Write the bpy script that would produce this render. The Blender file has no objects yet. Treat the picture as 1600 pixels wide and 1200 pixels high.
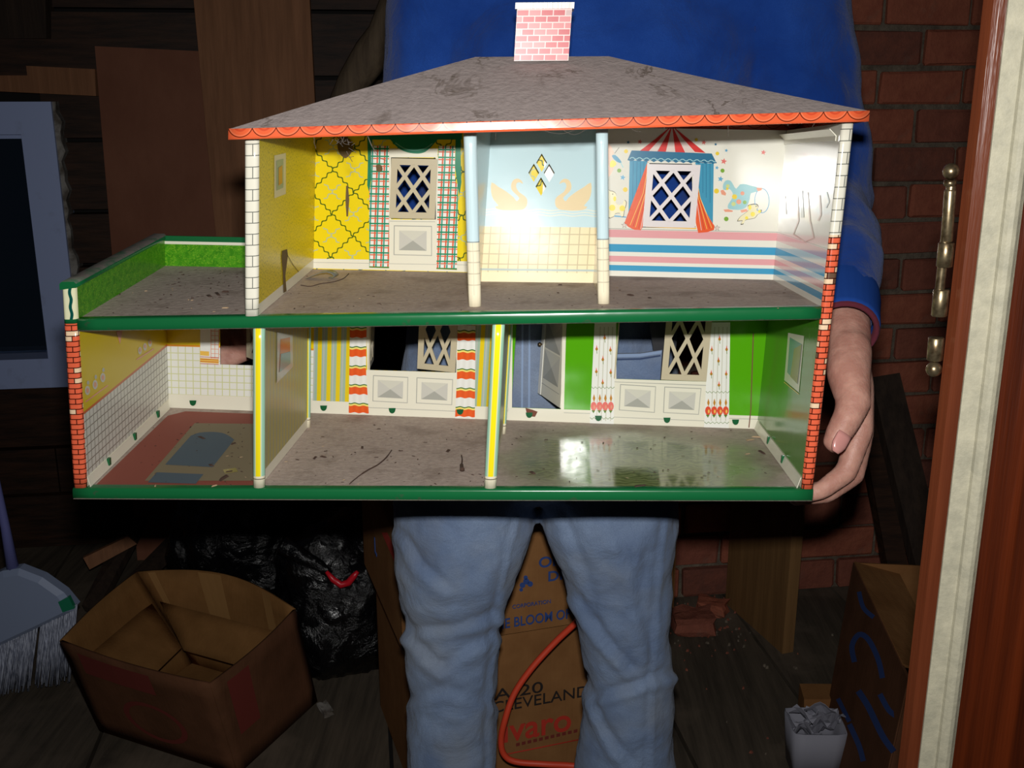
import bpy, bmesh, math, random
import numpy as np
from mathutils import Vector, Matrix
from mathutils.geometry import tessellate_polygon

rnd = random.Random(7)
scn = bpy.context.scene
COL = scn.collection

# ------------------------------------------------------------------ camera
F_PX = 1659.3
CAM = Vector((0.0, 0.0, 1.30))
YAW, PITCH, ROLL = 0.01874, -0.27063, -0.0007
_f = Vector((-math.sin(YAW) * math.cos(PITCH), math.cos(YAW) * math.cos(PITCH), math.sin(PITCH)))
_r = Vector((math.cos(YAW), math.sin(YAW), 0)); _u = _r.cross(_f)
RX = math.cos(ROLL) * _r + math.sin(ROLL) * _u
UX = -math.sin(ROLL) * _r + math.cos(ROLL) * _u
cam_d = bpy.data.cameras.new('camera'); cam = bpy.data.objects.new('camera', cam_d); COL.objects.link(cam)
cam_d.sensor_width = 36.0; cam_d.lens = 36.0 * F_PX / 1600.0; cam_d.clip_start = 0.02
cam_rot = Matrix((RX, UX, -_f)).transposed()
cam.matrix_world = Matrix.Translation(CAM) @ cam_rot.to_4x4()
scn.camera = cam

# ------------------------------------------------------------------ world, flash, exposure
w = bpy.data.worlds.new('world'); scn.world = w; w.use_nodes = True
w.node_tree.nodes['Background'].inputs[0].default_value = (0.5, 0.7, 1.0, 1)
w.node_tree.nodes['Background'].inputs[1].default_value = 0.004
fl = bpy.data.lights.new('camera_flash', 'AREA'); fl.shape = 'RECTANGLE'; fl.size = 0.036; fl.size_y = 0.024
fl.energy = 6.4; fl.color = (1.0, 0.985, 0.96); fl.spread = math.radians(120)
flo = bpy.data.objects.new('camera_flash', fl); COL.objects.link(flo)
flo.matrix_world = Matrix.Translation(CAM + UX * 0.075 + RX * 0.004) @ cam_rot.to_4x4()
scn.view_settings.view_transform = 'Standard'; scn.view_settings.look = 'None'
scn.view_settings.gamma = 1.0; scn.view_settings.use_curve_mapping = False
scn.view_settings.exposure = 0.0

# ------------------------------------------------------------------ picture <-> place
def wpt(px, py, Y=None, Z=None):
    d = RX * ((px - 800) / F_PX) - UX * ((py - 600) / F_PX) + _f
    t = Y / d.y if Y is not None else (Z - CAM.z) / d.z
    return CAM + d * t

# the tin house: measured sizes (metres) and the twist of its thin sheet metal
DEP = 0.25; WID = 0.7620; XL = 0.0142; XR = 0.7503; HU = 0.1851; XU = 0.1950; HE = 0.3586; YO = -0.0173
XE0, XE1, HR, XR0, XR1, HP = 0.1720, 0.7702, 0.4309, 0.3878, 0.5277, 0.2222
LIP = 0.0118
OFF = np.array([-0.46341, 1.02615, 1.30 - 0.39858])
def warp(p):
    x, y, z = p; th = -0.16057 * (x - .36); zc = .18; yc = .125
    c, s = math.cos(th), math.sin(th)
    y2 = yc + (y - yc) * c - (z - zc) * s; z2 = zc + (z - zc) * c + (y - yc) * s
    return (x + .0666 * (z - zc) - .0449 * (x - .36) * (z - zc) + .02375 * (y - yc) + OFF[0],
            y2 + OFF[1], z2 + .02229 * (x - .36) * (z - zc) + OFF[2])
_RXn, _UXn, _Fn, _Cn = np.array(RX), np.array(UX), np.array(_f), np.array(CAM)
def proj(p):
    v = np.array(warp(p)) - _Cn; d = v @ _Fn
    return np.array([800 + F_PX * (v @ _RXn) / d, 600 - F_PX * (v @ _UXn) / d])
def inv(px, py, ax, val):
    P = np.array([.38, .1, .15]); i = 'xyz'.index(ax); P[i] = val; idx = [j for j in range(3) if j != i]
    for _ in range(14):
        b = proj(P); J = np.zeros((2, 2))
        for a, j in enumerate(idx):
            e = P.copy(); e[j] += 1e-5; J[:, a] = (proj(e) - b) / 1e-5
        P[idx] -= np.linalg.solve(J, b - np.array([px, py]))
    return P
def B(px, py, y=DEP): p = inv(px, py, 'y', y); return (p[0], p[2])      # on a wall that faces the front
def G0(px, py): p = inv(px, py, 'z', 0.0); return (p[0], p[1])          # on the ground floor
def G1(px, py): p = inv(px, py, 'z', HU); return (p[0], p[1])           # on the upper floor
def SL(px, py): p = inv(px, py, 'x', XL); return (p[1], p[2])
def SU(px, py): p = inv(px, py, 'x', XU); return (p[1], p[2])
def SR(px, py): p = inv(px, py, 'x', XR); return (p[1], p[2])

# ------------------------------------------------------------------ materials
def lin(r, g, b):
    f = lambda v: (v / 255 / 12.92) if v / 255 <= .04045 else ((v / 255 + .055) / 1.055) ** 2.4
    return (f(r), f(g), f(b), 1.0)
class E:
    def __init__(s, g, v): s.g = g; s.v = v
    def _op(s, op, o=None, o2=None):
        n = s.g.nt.nodes.new('ShaderNodeMath'); n.operation = op
        for i, x in enumerate((s, o, o2)):
            if x is None: continue
            if isinstance(x, E): s.g.nt.links.new(x.v, n.inputs[i])
            else: n.inputs[i].default_value = x
        return E(s.g, n.outputs[0])
    def __add__(s, o): return s._op('ADD', o)
    def __sub__(s, o): return s._op('SUBTRACT', o)
    def __mul__(s, o): return s._op('MULTIPLY', o)
    def __truediv__(s, o): return s._op('DIVIDE', o)
    def gt(s, o): return s._op('GREATER_THAN', o)
    def lt(s, o): return s._op('LESS_THAN', o)
    def abs(s): return s._op('ABSOLUTE')
    def sin(s): return s._op('SINE')
    def sqrt(s): return s._op('SQRT')
    def fract(s): return s._op('FRACT')
    def mn(s, o): return s._op('MINIMUM', o)
    def mx(s, o): return s._op('MAXIMUM', o)
    def per(s, p): return (s / p + 50.0).fract()                       # 0..1 within a period
    def near(s, c, hw): return (s - c).abs().lt(hw)
class G:
    def __init__(s, m, coord):
        s.m = m; s.nt = m.node_tree; nd = s.nt.nodes
        if coord == 'UV':
            t = nd.new('ShaderNodeUVMap'); t.uv_map = 'UVMap'; s.vec = t.outputs[0]
        else:
            t = nd.new('ShaderNodeTexCoord'); s.vec = t.outputs[coord]
        sp = nd.new('ShaderNodeSeparateXYZ'); s.nt.links.new(s.vec, sp.inputs[0])
        s.U, s.V, s.W = E(s, sp.outputs[0]), E(s, sp.outputs[1]), E(s, sp.outputs[2])
    def col(s, c):
        if isinstance(c, tuple):
            n = s.nt.nodes.new('ShaderNodeRGB'); n.outputs[0].default_value = c; return n.outputs[0]
        return c
    def mix(s, f, a, b):
        n = s.nt.nodes.new('ShaderNodeMix'); n.data_type = 'RGBA'
        if isinstance(f, E): s.nt.links.new(f.v, n.inputs[0])
        else: n.inputs[0].default_value = f
        s.nt.links.new(s.col(a), n.inputs[6]); s.nt.links.new(s.col(b), n.inputs[7]); return n.outputs[2]
    def mp(s, scale=(1, 1, 1), rot=(0, 0, 0)):
        n = s.nt.nodes.new('ShaderNodeMapping'); n.inputs['Scale'].default_value = scale; n.inputs['Rotation'].default_value = rot
        s.nt.links.new(s.vec, n.inputs[0]); return n.outputs[0]
    def noise(s, scale, detail=4, rough=.55, vec=None, dist=0):
        n = s.nt.nodes.new('ShaderNodeTexNoise'); n.inputs['Scale'].default_value = scale; n.inputs['Detail'].default_value = detail
        n.inputs['Roughness'].default_value = rough; n.inputs['Distortion'].default_value = dist
        s.nt.links.new(vec or s.vec, n.inputs['Vector']); return E(s, n.outputs[0])
    def vor(s, scale, vec=None):
        n = s.nt.nodes.new('ShaderNodeTexVoronoi'); n.inputs['Scale'].default_value = scale
        s.nt.links.new(vec or s.vec, n.inputs['Vector']); return E(s, n.outputs[0])
    def ramp(s, f, a, b):
        n = s.nt.nodes.new('ShaderNodeMapRange'); n.clamp = True
        n.inputs[1].default_value = a; n.inputs[2].default_value = b; s.nt.links.new(f.v, n.inputs[0]); return E(s, n.outputs[0])
    def brick(s, bw, bh, mortar, off=.5, squash=1.0):
        n = s.nt.nodes.new('ShaderNodeTexBrick'); n.inputs['Scale'].default_value = 1.0
        n.inputs['Color1'].default_value = (0, 0, 0, 1); n.inputs['Color2'].default_value = (1, 1, 1, 1); n.inputs['Mortar'].default_value = (.5, .5, .5, 1)
        n.inputs['Brick Width'].default_value = bw; n.inputs['Row Height'].default_value = bh; n.inputs['Mortar Size'].default_value = mortar
        n.inputs['Mortar Smooth'].default_value = 0; n.offset = off; s.nt.links.new(s.vec, n.inputs['Vector'])
        return E(s, n.outputs['Color']), E(s, n.outputs['Fac'])
def mat(name, fn, rough=.5, spec=.5, coord='UV', bump=None, coat=0.0, metal=0.0, sheen=0.0):
    m = bpy.data.materials.new(name); m.use_nodes = True; p = m.node_tree.nodes['Principled BSDF']
    p.inputs['Roughness'].default_value = rough; p.inputs['Specular IOR Level'].default_value = spec
    p.inputs['Metallic'].default_value = metal; p.inputs['Coat Weight'].default_value = coat; p.inputs['Coat Roughness'].default_value = .08
    if sheen: p.inputs['Sheen Weight'].default_value = sheen
    if isinstance(fn, tuple): p.inputs['Base Color'].default_value = fn; 
    g = None
    if not isinstance(fn, tuple) or bump: g = G(m, coord)
    if not isinstance(fn, tuple):
        out = fn(g)
        if isinstance(out, tuple) and len(out) == 2:
            m.node_tree.links.new(out[1].v, p.inputs['Roughness']); out = out[0]
        m.node_tree.links.new(g.col(out), p.inputs['Base Color'])
    if bump:
        h, st, di = bump(g)
        b = m.node_tree.nodes.new('ShaderNodeBump'); b.inputs['Strength'].default_value = st; b.inputs['Distance'].default_value = di
        m.node_tree.links.new(h.v, b.inputs['Height']); m.node_tree.links.new(b.outputs[0], p.inputs['Normal'])
    return m
TIN = .2
def tin_bump(g): return (g.noise(22, 2), .35, .0012)
def litho(name, fn, rough=TIN): return mat(name, fn, rough=rough, spec=.5, bump=tin_bump)
CREAM = lin(236, 232, 212); WHITE = lin(240, 240, 232); GREY1 = lin(205, 203, 192); GREY2 = lin(172, 172, 162); GREYL = lin(186, 185, 174)
YEL = lin(240, 214, 18); ORANGE = lin(232, 92, 44); DGREEN = lin(14, 92, 52); BLUE = lin(60, 150, 190)
DUST = lin(166, 150, 140); DUSTD = lin(116, 100, 88)

BN = B(520, 265)
def m_bedpaper(g):
    k = 2 * math.pi
    def lat(a, b, p, amp, wl, hw):
        t = (a + (b * (k / wl)).sin() * amp).per(p); return (t - .5).abs().lt(hw / p)
    a = g.U + g.V - (BN[0] + BN[1]) + .026; b = g.U - g.V - (BN[0] - BN[1]) + .026
    l1 = lat(a, b, .052, .0016, .0125, .0011); l2 = lat(b, a, .052, .0016, .0125, .0011)
    s1 = lat(a + .026, b, .052, .0013, .0105, .0010) * ((b + .026).per(.052) - .5).abs().lt(.36)
    s2 = lat(b + .026, a, .052, .0013, .0105, .0010) * ((a + .026).per(.052) - .5).abs().lt(.36)
    c = g.mix(s1.mx(s2), YEL, lin(186, 196, 150)); return g.mix(l1.mx(l2), c, lin(70, 98, 20))
def m_bedpaper_side(g):
    n = g.ramp(g.noise(420, 3), .52, .62); c = g.mix(n * .55, lin(226, 202, 22), lin(96, 92, 20))
    return g.mix(g.V.lt(HU + .012), c, CREAM)
def m_check(g):
    u = g.U; v = g.V
    gh = (v.per(.0088) - .5).abs().lt(.10); rh = ((v + .0026).per(.0088) - .5).abs().lt(.085)
    gv = (u.per(.0086) - .5).abs().lt(.11); rv = ((u + .0026).per(.0086) - .5).abs().lt(.11)
    c = g.mix(rh, WHITE, lin(226, 120, 84)); c = g.mix(rv, c, lin(222, 98, 60)); c = g.mix(gv, c, lin(70, 160, 140)); return g.mix(gh, c, lin(24, 140, 96))
def m_stripes(g):
    t = (g.U + .0018).per(.0118); c = g.mix((t - .5).abs().lt(.22), g.mix((t - .98).abs().lt(.12), lin(164, 188, 164), lin(190, 192, 182)), lin(232, 204, 30))
    return g.mix(g.V.lt(.0165), c, CREAM)
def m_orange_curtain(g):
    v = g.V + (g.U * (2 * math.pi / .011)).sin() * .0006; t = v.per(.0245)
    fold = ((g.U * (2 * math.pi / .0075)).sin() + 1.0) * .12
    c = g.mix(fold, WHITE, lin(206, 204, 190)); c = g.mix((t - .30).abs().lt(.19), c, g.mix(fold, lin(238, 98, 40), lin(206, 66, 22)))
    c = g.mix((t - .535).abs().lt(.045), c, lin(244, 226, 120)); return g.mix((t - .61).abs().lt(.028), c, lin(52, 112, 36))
def tiles(g, s, line, base, w=.07): return g.mix((g.U.per(s) - .5).abs().gt(.5 - w).mx((g.V.per(s) - .5).abs().gt(.5 - w)), base, line)
def m_kitchen(g):
    c = tiles(g, .0092, lin(214, 216, 160), lin(238, 238, 228), .06); c = g.mix(g.V.gt(.083), c, lin(238, 206, 10))
    c = g.mix(g.V.near(.0835, .0012), c, lin(232, 150, 40)); return g.mix(g.V.lt(.0185), c, CREAM)
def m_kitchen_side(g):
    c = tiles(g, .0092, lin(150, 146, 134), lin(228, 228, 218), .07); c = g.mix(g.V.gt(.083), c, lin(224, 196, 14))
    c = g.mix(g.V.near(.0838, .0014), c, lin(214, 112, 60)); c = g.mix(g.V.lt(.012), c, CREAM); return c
def m_living(g):
    c = g.mix(g.V.lt(.0165), lin(86, 170, 16), CREAM); return g.mix(g.V.near(.0122, .0004), c, GREYL)
def m_bath(g):
    c = tiles(g, .0114, lin(198, 186, 150), lin(240, 222, 180), .055)
    c = g.mix(g.V.gt(.2475), c, lin(196, 220, 224))
    wv = g.V + (g.U * 240.0).sin() * .0007
    for zz in (.2605, .2635, .2665): c = g.mix(wv.near(zz, .00055), c, lin(226, 226, 210))
    c = g.mix(g.V.near(.199, .0012), c, lin(178, 194, 188)); return g.mix(g.V.lt(.196), c, lin(240, 228, 190))
def m_nursery(g):
    c = WHITE if False else lin(238, 236, 222)
    for z0, z1, cc in ((.2312, .2402, lin(232, 168, 170)), (.2142, .2232, lin(70, 160, 200)), (.2022, .2092, lin(232, 168, 170)), (.1915, .1982, lin(70, 160, 200))):
        c = g.mix(g.V.near((z0 + z1) / 2, (z1 - z0) / 2), c, cc)
    return g.mix(g.V.near(.2412, .0005), c, GREYL)
def m_mainupper(g): return g.mix(g.U.gt(.4665), m_bedpaper(g), lin(226, 214, 206))
def m_partition_side(g):
    t = g.U.per(.0118); c = g.mix((t - .5).abs().lt(.24), lin(160, 156, 116), lin(178, 164, 84)); return g.mix(g.V.lt(.013), c, CREAM)
def m_post_striped(g):
    c = g.mix((g.U - .4286).abs().lt(.066), lin(160, 204, 178), lin(246, 226, 30)); c = g.mix((g.U - .4286).abs().near(.081, .014), c, lin(226, 226, 180))
    c = g.mix(g.V.lt(.0135), c, lin(240, 232, 204)); return g.mix(g.V.near(.0105, .0005), c, lin(120, 110, 90))
def m_post_blue(g):
    v = g.V - HU
    c = g.mix((v.per(.0114) - .5).abs().gt(.45).mx((g.U - .4286).abs().lt(.006)), lin(240, 230, 200), lin(206, 196, 170))
    c = g.mix(v.gt(.066), c, lin(200, 222, 226)); c = g.mix(v.near(.066, .0006), c, lin(150, 160, 160))
    return g.mix(v.lt(.0125), c, lin(240, 230, 200))
def m_redbrick(g):
    t, f = g.brick(.0135, .0056, .00052)
    c = g.mix(t.gt(.86), lin(238, 106, 72), lin(246, 214, 176)); c = g.mix(t.lt(.035), c, lin(110, 84, 66)); return g.mix(f.gt(.5), c, lin(70, 24, 14))
def m_whitebrick(g):
    t, f = g.brick(.019, .0107, .00042); return g.mix(f.gt(.5), lin(238, 234, 216), lin(110, 112, 104))
def m_chimney(g):
    t, f = g.brick(.0125, .0062, .0005); c = g.mix(t.gt(.5), lin(206, 92, 96), lin(220, 134, 134)); c = g.mix(t.gt(.9), c, lin(206, 176, 172))
    c = g.mix(f.gt(.5), c, lin(236, 214, 206)); return c
def m_fascia(g):
    u = (g.U.per(.0222) - .5) * .0222; v = g.V                          # V: down from the top edge
    d1 = (u * u + (v + .004) * (v + .004)).sqrt()
    c = g.mix(d1.near(.0118, .0004), lin(234, 102, 60), lin(92, 30, 14)); c = g.mix(d1.near(.0060, .0009), c, lin(214, 80, 48))
    return g.mix(d1.near(.0106, .0006), c, lin(240, 122, 82))
def m_roofdust(g):
    n = g.noise(9, 6, .6); n2 = g.noise(90, 5, .7)
    c = g.mix(g.ramp(n2, .3, .75), lin(162, 149, 145), lin(184, 170, 165)); st = g.noise(11, 5, .6, dist=1.2)
    c = g.mix(g.ramp((st - .5).abs(), .022, .006) * g.ramp(n, .50, .60) * .7, c, lin(98, 84, 72))
    return g.mix(g.ramp(g.noise(260, 2), .70, .76) * .7, c, lin(84, 62, 52))
def dust_col(g, base=DUST):
    n = g.noise(14, 6, .65); n2 = g.noise(150, 4, .7)
    c = g.mix(g.ramp(n2, .35, .7), base, lin(188, 172, 160)); c = g.mix(g.ramp(n, .52, .68) * .6, c, DUSTD)
    return g.mix(g.ramp(g.noise(240, 2), .69, .74) * .8, c, lin(62, 44, 36))
PATCH = G0(965, 715)
def m_livfloor(g):
    du = (g.U - (PATCH[0] + .02)) / .145; dv = (g.V - PATCH[1] + .02) / .15
    r = (du * du + dv * dv).sqrt() + (g.noise(16, 4) - .5) * .7
    mask = g.ramp(r, .55, 1.15)
    wv = g.nt.nodes.new('ShaderNodeTexWave'); wv.inputs['Scale'].default_value = 34; wv.inputs['Distortion'].default_value = 16; wv.inputs['Detail'].default_value = 2
    wv.inputs['Detail Scale'].default_value = 1.2; wv.bands_direction = 'Y'; g.nt.links.new(g.vec, wv.inputs['Vector'])
    grain = E(g, wv.outputs['Fac']); base = g.mix(grain * .8, lin(134, 146, 92), lin(84, 98, 54))
    return g.mix(mask, base, dust_col(g)), g.ramp(r, .6, 1.15) * .66 + .10
M = {}
M['bedpaper'] = litho('yellow trellis paper', m_bedpaper); M['bedside'] = litho('yellow speckled paper', m_bedpaper_side, .3)
M['check'] = litho('checked curtain print', m_check); M['stripes'] = litho('striped paper', m_stripes)
M['ocurtain'] = litho('orange banded curtain print', m_orange_curtain); M['kitchen'] = litho('kitchen tile print', m_kitchen)
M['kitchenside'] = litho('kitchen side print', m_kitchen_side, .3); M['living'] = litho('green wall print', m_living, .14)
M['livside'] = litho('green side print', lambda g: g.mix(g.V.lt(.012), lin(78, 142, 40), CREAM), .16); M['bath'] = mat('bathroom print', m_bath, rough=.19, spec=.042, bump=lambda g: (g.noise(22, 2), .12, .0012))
M['nursery'] = mat('nursery print', m_nursery, rough=.13, spec=.6, bump=lambda g: (g.noise(16, 2), .10, .0012)); M['mainupper'] = litho('upper wall print', m_mainupper)
M['partside'] = litho('partition side print', m_partition_side, .3); M['poststripe'] = litho('striped post print', m_post_striped)
M['postblue'] = litho('pale blue post print', m_post_blue); M['redbrick'] = litho('red brick print', m_redbrick); M['whitebrick'] = litho('white brick print', m_whitebrick)
M['chimney'] = mat('pink brick print', m_chimney, rough=.3, spec=.25); M['fascia'] = litho('roof tile edge print', m_fascia)
M['roof'] = mat('roof dust', m_roofdust, rough=.9, spec=.15, bump=lambda g: (g.noise(170, 4), .5, .002))
M['dustfloor'] = mat('floor dust', lambda g: dust_col(g), rough=.85, spec=.2, bump=lambda g: (g.noise(150, 4), .5, .0015))
M['livfloor'] = mat('living floor', m_livfloor, spec=.5)
M['green'] = litho('green lip enamel', lambda g: g.mix(g.ramp(g.noise(60, 4), .66, .72) * .6, lin(22, 100, 56), lin(60, 80, 60)), .2)
M['raildust'] = mat('dusty rail', lambda g: g.mix(g.ramp(g.noise(40, 4), .35, .55), lin(40, 92, 62), lin(112, 104, 98)), rough=.8)
M['hedge'] = litho('hedge print', lambda g: g.mix(g.ramp(g.noise(300, 2, dist=2.0), .52, .62), g.mix(g.ramp(g.noise(130, 3), .4, .6), lin(56, 132, 10), lin(74, 152, 18)), lin(112, 172, 34)), .3)
M['cream'] = litho('cream print', CREAM); M['white'] = litho('white print', WHITE); M['tan'] = mat('tan window enamel', lin(198, 186, 156), rough=.3)
M['pinkwhite'] = mat('pinkish white window enamel', lin(222, 214, 212), rough=.28)
M['drabtin'] = mat('bare inner tin', lin(120, 104, 84), rough=.45)
for n_, c_ in dict(g1=GREY1, g2=GREY2, gl=GREYL, dg=DGREEN, red=lin(216, 52, 48), orange=ORANGE, blue=lin(62, 150, 182), blued=lin(38, 112, 146), tealg=lin(36, 132, 96), tealh=lin(110, 186, 160),
                   starr=lin(228, 120, 112), starb=lin(96, 170, 206), doty=lin(236, 206, 60), dotg=lin(120, 168, 50), swan=lin(232, 210, 168), skinp=lin(240, 196, 168), pupy=lin(240, 222, 70), pupw=lin(240, 232, 190),
                   ink=lin(90, 84, 66), clown=lin(158, 206, 210), clownd=lin(206, 216, 140), clownr=lin(234, 160, 130), tul=lin(228, 84, 54), tulp=lin(236, 120, 110), leaf=lin(96, 130, 40), bird=lin(196, 136, 44),
                   foldg=lin(214, 212, 196), ochre=lin(244, 196, 90), deepo=lin(196, 62, 26), rug=lin(78, 94, 106), rugr=lin(142, 74, 60), rugc=lin(130, 118, 92), picA=lin(104, 150, 150), picB=lin(150, 140, 70), picC=lin(190, 110, 50), dirt=lin(104, 82, 44), rust=lin(116, 66, 48), wp=lin(224, 206, 196), faded=lin(224, 190, 176), fadeb=lin(186, 202, 206)).items():
    M[n_] = mat(n_ + ' print ink', c_, rough=.75 if n_ in ('rug', 'rugr', 'rugc', 'dirt', 'rust') else TIN, spec=.03 if n_ == 'swan' else .5)

# ------------------------------------------------------------------ mesh helpers
class MB:
    def __init__(s): s.v = []; s.uv = []; s.f = []; s.m = []; s.sm = []
    def vert(s, p, uv=(0, 0)): s.v.append(tuple(p)); s.uv.append(tuple(uv)); return len(s.v) - 1
    def face(s, idx, m=0, smooth=False): s.f.append(tuple(idx)); s.m.append(m); s.sm.append(smooth)
    def grid(s, fn, us, vs, m=0, holes=(), uvf=None, smooth=False, flip=False):
        ids = {}
        def g(i, j):
            if (i, j) not in ids: ids[i, j] = s.vert(fn(us[i], vs[j]), uvf(us[i], vs[j]) if uvf else (us[i], vs[j]))
            return ids[i, j]
        for i in range(len(us) - 1):
            for j in range(len(vs) - 1):
                cu, cv = (us[i] + us[i + 1]) / 2, (vs[j] + vs[j + 1]) / 2
                if any(a < cu < b and c < cv < d for a, b, c, d in holes): continue
                q = [g(i, j), g(i + 1, j), g(i + 1, j + 1), g(i, j + 1)]
                s.face(q[::-1] if flip else q, m, smooth)
    def box(s, a, b, m=0):
        x0, y0, z0 = a; x1, y1, z1 = b
        for q in (((x0, y0, z0), (x1, y0, z0), (x1, y0, z1), (x0, y0, z1)), ((x1, y1, z0), (x0, y1, z0), (x0, y1, z1), (x1, y1, z1)),
                  ((x0, y1, z0), (x0, y0, z0), (x0, y0, z1), (x0, y1, z1)), ((x1, y0, z0), (x1, y1, z0), (x1, y1, z1), (x1, y0, z1)),
                  ((x0, y0, z1), (x1, y0, z1), (x1, y1, z1), (x0, y1, z1)), ((x0, y1, z0), (x1, y1, z0), (x1, y0, z0), (x0, y0, z0))):
            a_, b_, c_, d_ = [Vector(t) for t in q]; L1 = (b_ - a_).length; L2 = (d_ - a_).length
            ids = [s.vert(p, uv) for p, uv in zip(q, ((0, 0), (L1, 0), (L1, L2), (0, L2)))]; s.face(ids, m)
    def hexa(s, bot, top, m=0):                                         # 4 bottom + 4 top corners, counter-clockwise from above
        qs = [(bot[3], bot[2], bot[1], bot[0]), tuple(top)] + [(bot[i], bot[(i + 1) % 4], top[(i + 1) % 4], top[i]) for i in range(4)]
        for q in qs:
            a_, b_, c_, d_ = [Vector(t) for t in q]; L1 = (b_ - a_).length; L2 = (d_ - a_).length
            ids = [s.vert(p, uv) for p, uv in zip(q, ((0, 0), (L1, 0), (L1, L2), (0, L2)))]; s.face(ids, m)
    def ring_loft(s, rings, m=0, caps=True, smooth=True, vs=None):      # rings: lists of points, same count
        n = len(rings[0]); base = []
        for k, r in enumerate(rings):
            base.append([s.vert(p, (i / n, vs[k] if vs else k)) for i, p in enumerate(r)])
        for k in range(len(rings) - 1):
            for i in range(n): s.face((base[k][i], base[k][(i + 1) % n], base[k + 1][(i + 1) % n], base[k + 1][i]), m, smooth)
        if caps: s.face(base[0][::-1], m, smooth); s.face(base[-1], m, smooth)
    def tube(s, pts, rad, n=12, m=0, caps=True, vs=None):
        pts = [Vector(p) for p in pts]; rad = rad if isinstance(rad, (list, tuple)) else [rad] * len(pts)
        rings = []; ref = None
        for k, p in enumerate(pts):
            t = (pts[min(k + 1, len(pts) - 1)] - pts[max(k - 1, 0)]).normalized()
            if ref is None: ref = Vector((0, 0, 1)) if abs(t.z) < .9 else Vector((1, 0, 0))
            a = (ref - t * ref.dot(t)).normalized(); b = t.cross(a); ref = a
            rings.append([p + (a * math.cos(2 * math.pi * i / n) + b * math.sin(2 * math.pi * i / n)) * rad[k] for i in range(n)])
        s.ring_loft(rings, m, caps, True, vs)
    def ball(s, c, r, m=0, nu=14, nv=9):
        c = Vector(c); r = r if isinstance(r, (tuple, list)) else (r, r, r); rings = []
        for j in range(nv + 1):
            ph = -math.pi / 2 + math.pi * (j + .02) / (nv + .04)
            rings.append([c + Vector((r[0] * math.cos(ph) * math.cos(2 * math.pi * i / nu), r[1] * math.cos(ph) * math.sin(2 * math.pi * i / nu), r[2] * math.sin(ph))) for i in range(nu)])
        s.ring_loft(rings, m)
def build(name, mb, mats, parent=None, origin=None, warpit=False, kind=None):
    me = bpy.data.meshes.new(name)
    vs = [warp(p) for p in mb.v] if warpit else mb.v
    o0 = Vector(parent.get('org', (0, 0, 0))) if parent is not None else (Vector(origin) if origin is not None else Vector((0, 0, 0)))
    me.from_pydata([tuple(Vector(p) - o0) for p in vs], [], mb.f)
    uvl = me.uv_layers.new(name='UVMap')
    li = np.zeros(len(me.loops), dtype=np.int32); me.loops.foreach_get('vertex_index', li)
    uvl.data.foreach_set('uv', np.array(mb.uv, dtype=np.float32)[li].ravel())
    for m_ in (mats if isinstance(mats, (list, tuple)) else [mats]): me.materials.append(M[m_] if isinstance(m_, str) else m_)
    me.polygons.foreach_set('material_index', mb.m); me.polygons.foreach_set('use_smooth', mb.sm); me.update()
    ob = bpy.data.objects.new(name, me); COL.objects.link(ob)
    if parent is not None:
        ob.parent = parent; ob['org'] = tuple(o0)
    else: ob.location = o0; ob['org'] = tuple(o0)
    if kind: ob['kind'] = kind
    return ob
def thing(name, label, cat, loc, group=None):
    o = bpy.data.objects.new(name, None); COL.objects.link(o); o.location = loc; o['org'] = tuple(loc); o.empty_display_size = .05
    o['label'] = label; o['category'] = cat
    if group: o['group'] = group
    return o
def tag(o, label, cat, group=None, kind=None):
    o['label'] = label; o['category'] = cat
    if group: o['group'] = group
    if kind: o['kind'] = kind
    return o
def struct(o, label=None):
    o['kind'] = 'structure'
    if label: o['label'] = label
    return o
def lp(a, b, n): return [a + (b - a) * i / n for i in range(n + 1)]
def brk(lo, hi, extra=(), step=.02):
    s_ = sorted(set([lo, hi] + [e for e in extra if lo < e < hi])); out = [s_[0]]
    for a, b in zip(s_, s_[1:]): n = max(1, int((b - a) / step + .5)); out += [a + (b - a) * (i + 1) / n for i in range(n)]
    return out

#==STRUCTURE==
# ------------------------------------------------------------------ the attic
RA = 0.157; EX = Vector((math.cos(RA), math.sin(RA), 0)); EY = Vector((-math.sin(RA), math.cos(RA), 0))
def room(x, y, z=0): return EX * x + EY * y + Vector((0, 0, z))
def wood(name, c1, c2, sc=(3, 60, 60), rough=.75, coord='Object', dirt=None):
    def f(g):
        n = g.noise(1.0, 6, .65, vec=g.mp(sc)); c = g.mix(g.ramp(n, .35, .68), c1, c2)
        if dirt: c = g.mix(g.ramp(g.noise(3.5, 5), .5, .66) * .8, c, dirt)
        return c
    return mat(name, f, rough=rough, spec=.25, coord=coord, bump=lambda g: (g.noise(1.0, 6, .65, vec=g.mp(sc)), .4, .004))
M['plank'] = wood('old floor wood', lin(68, 61, 52), lin(100, 89, 76), (40, 2.5, 40), dirt=lin(118, 104, 90))
M['wallwood'] = wood('dark wall wood', lin(34, 22, 15), lin(66, 42, 28), (2.5, 40, 60), .6)
M['backing'] = mat('dark gap', lin(16, 12, 10), rough=.9)
def brick_mat(name, c1, c2):
    def f(g):
        c = g.mix(g.ramp(g.noise(28, 6, .7), .3, .7), c1, c2)
        return g.mix(g.ramp(g.noise(9, 4), .62, .72) * .5, c, lin(124, 104, 92))
    return mat(name, f, rough=.9, spec=.15, coord='Object', bump=lambda g: (g.noise(45, 6, .7), .8, .006))
M['brickA'] = brick_mat('old brick', lin(150, 84, 66), lin(172, 102, 78)); M['brickB'] = brick_mat('brown brick', lin(132, 78, 64), lin(154, 92, 74)); M['brickC'] = brick_mat('dark brick', lin(112, 72, 62), lin(140, 84, 68))
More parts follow.
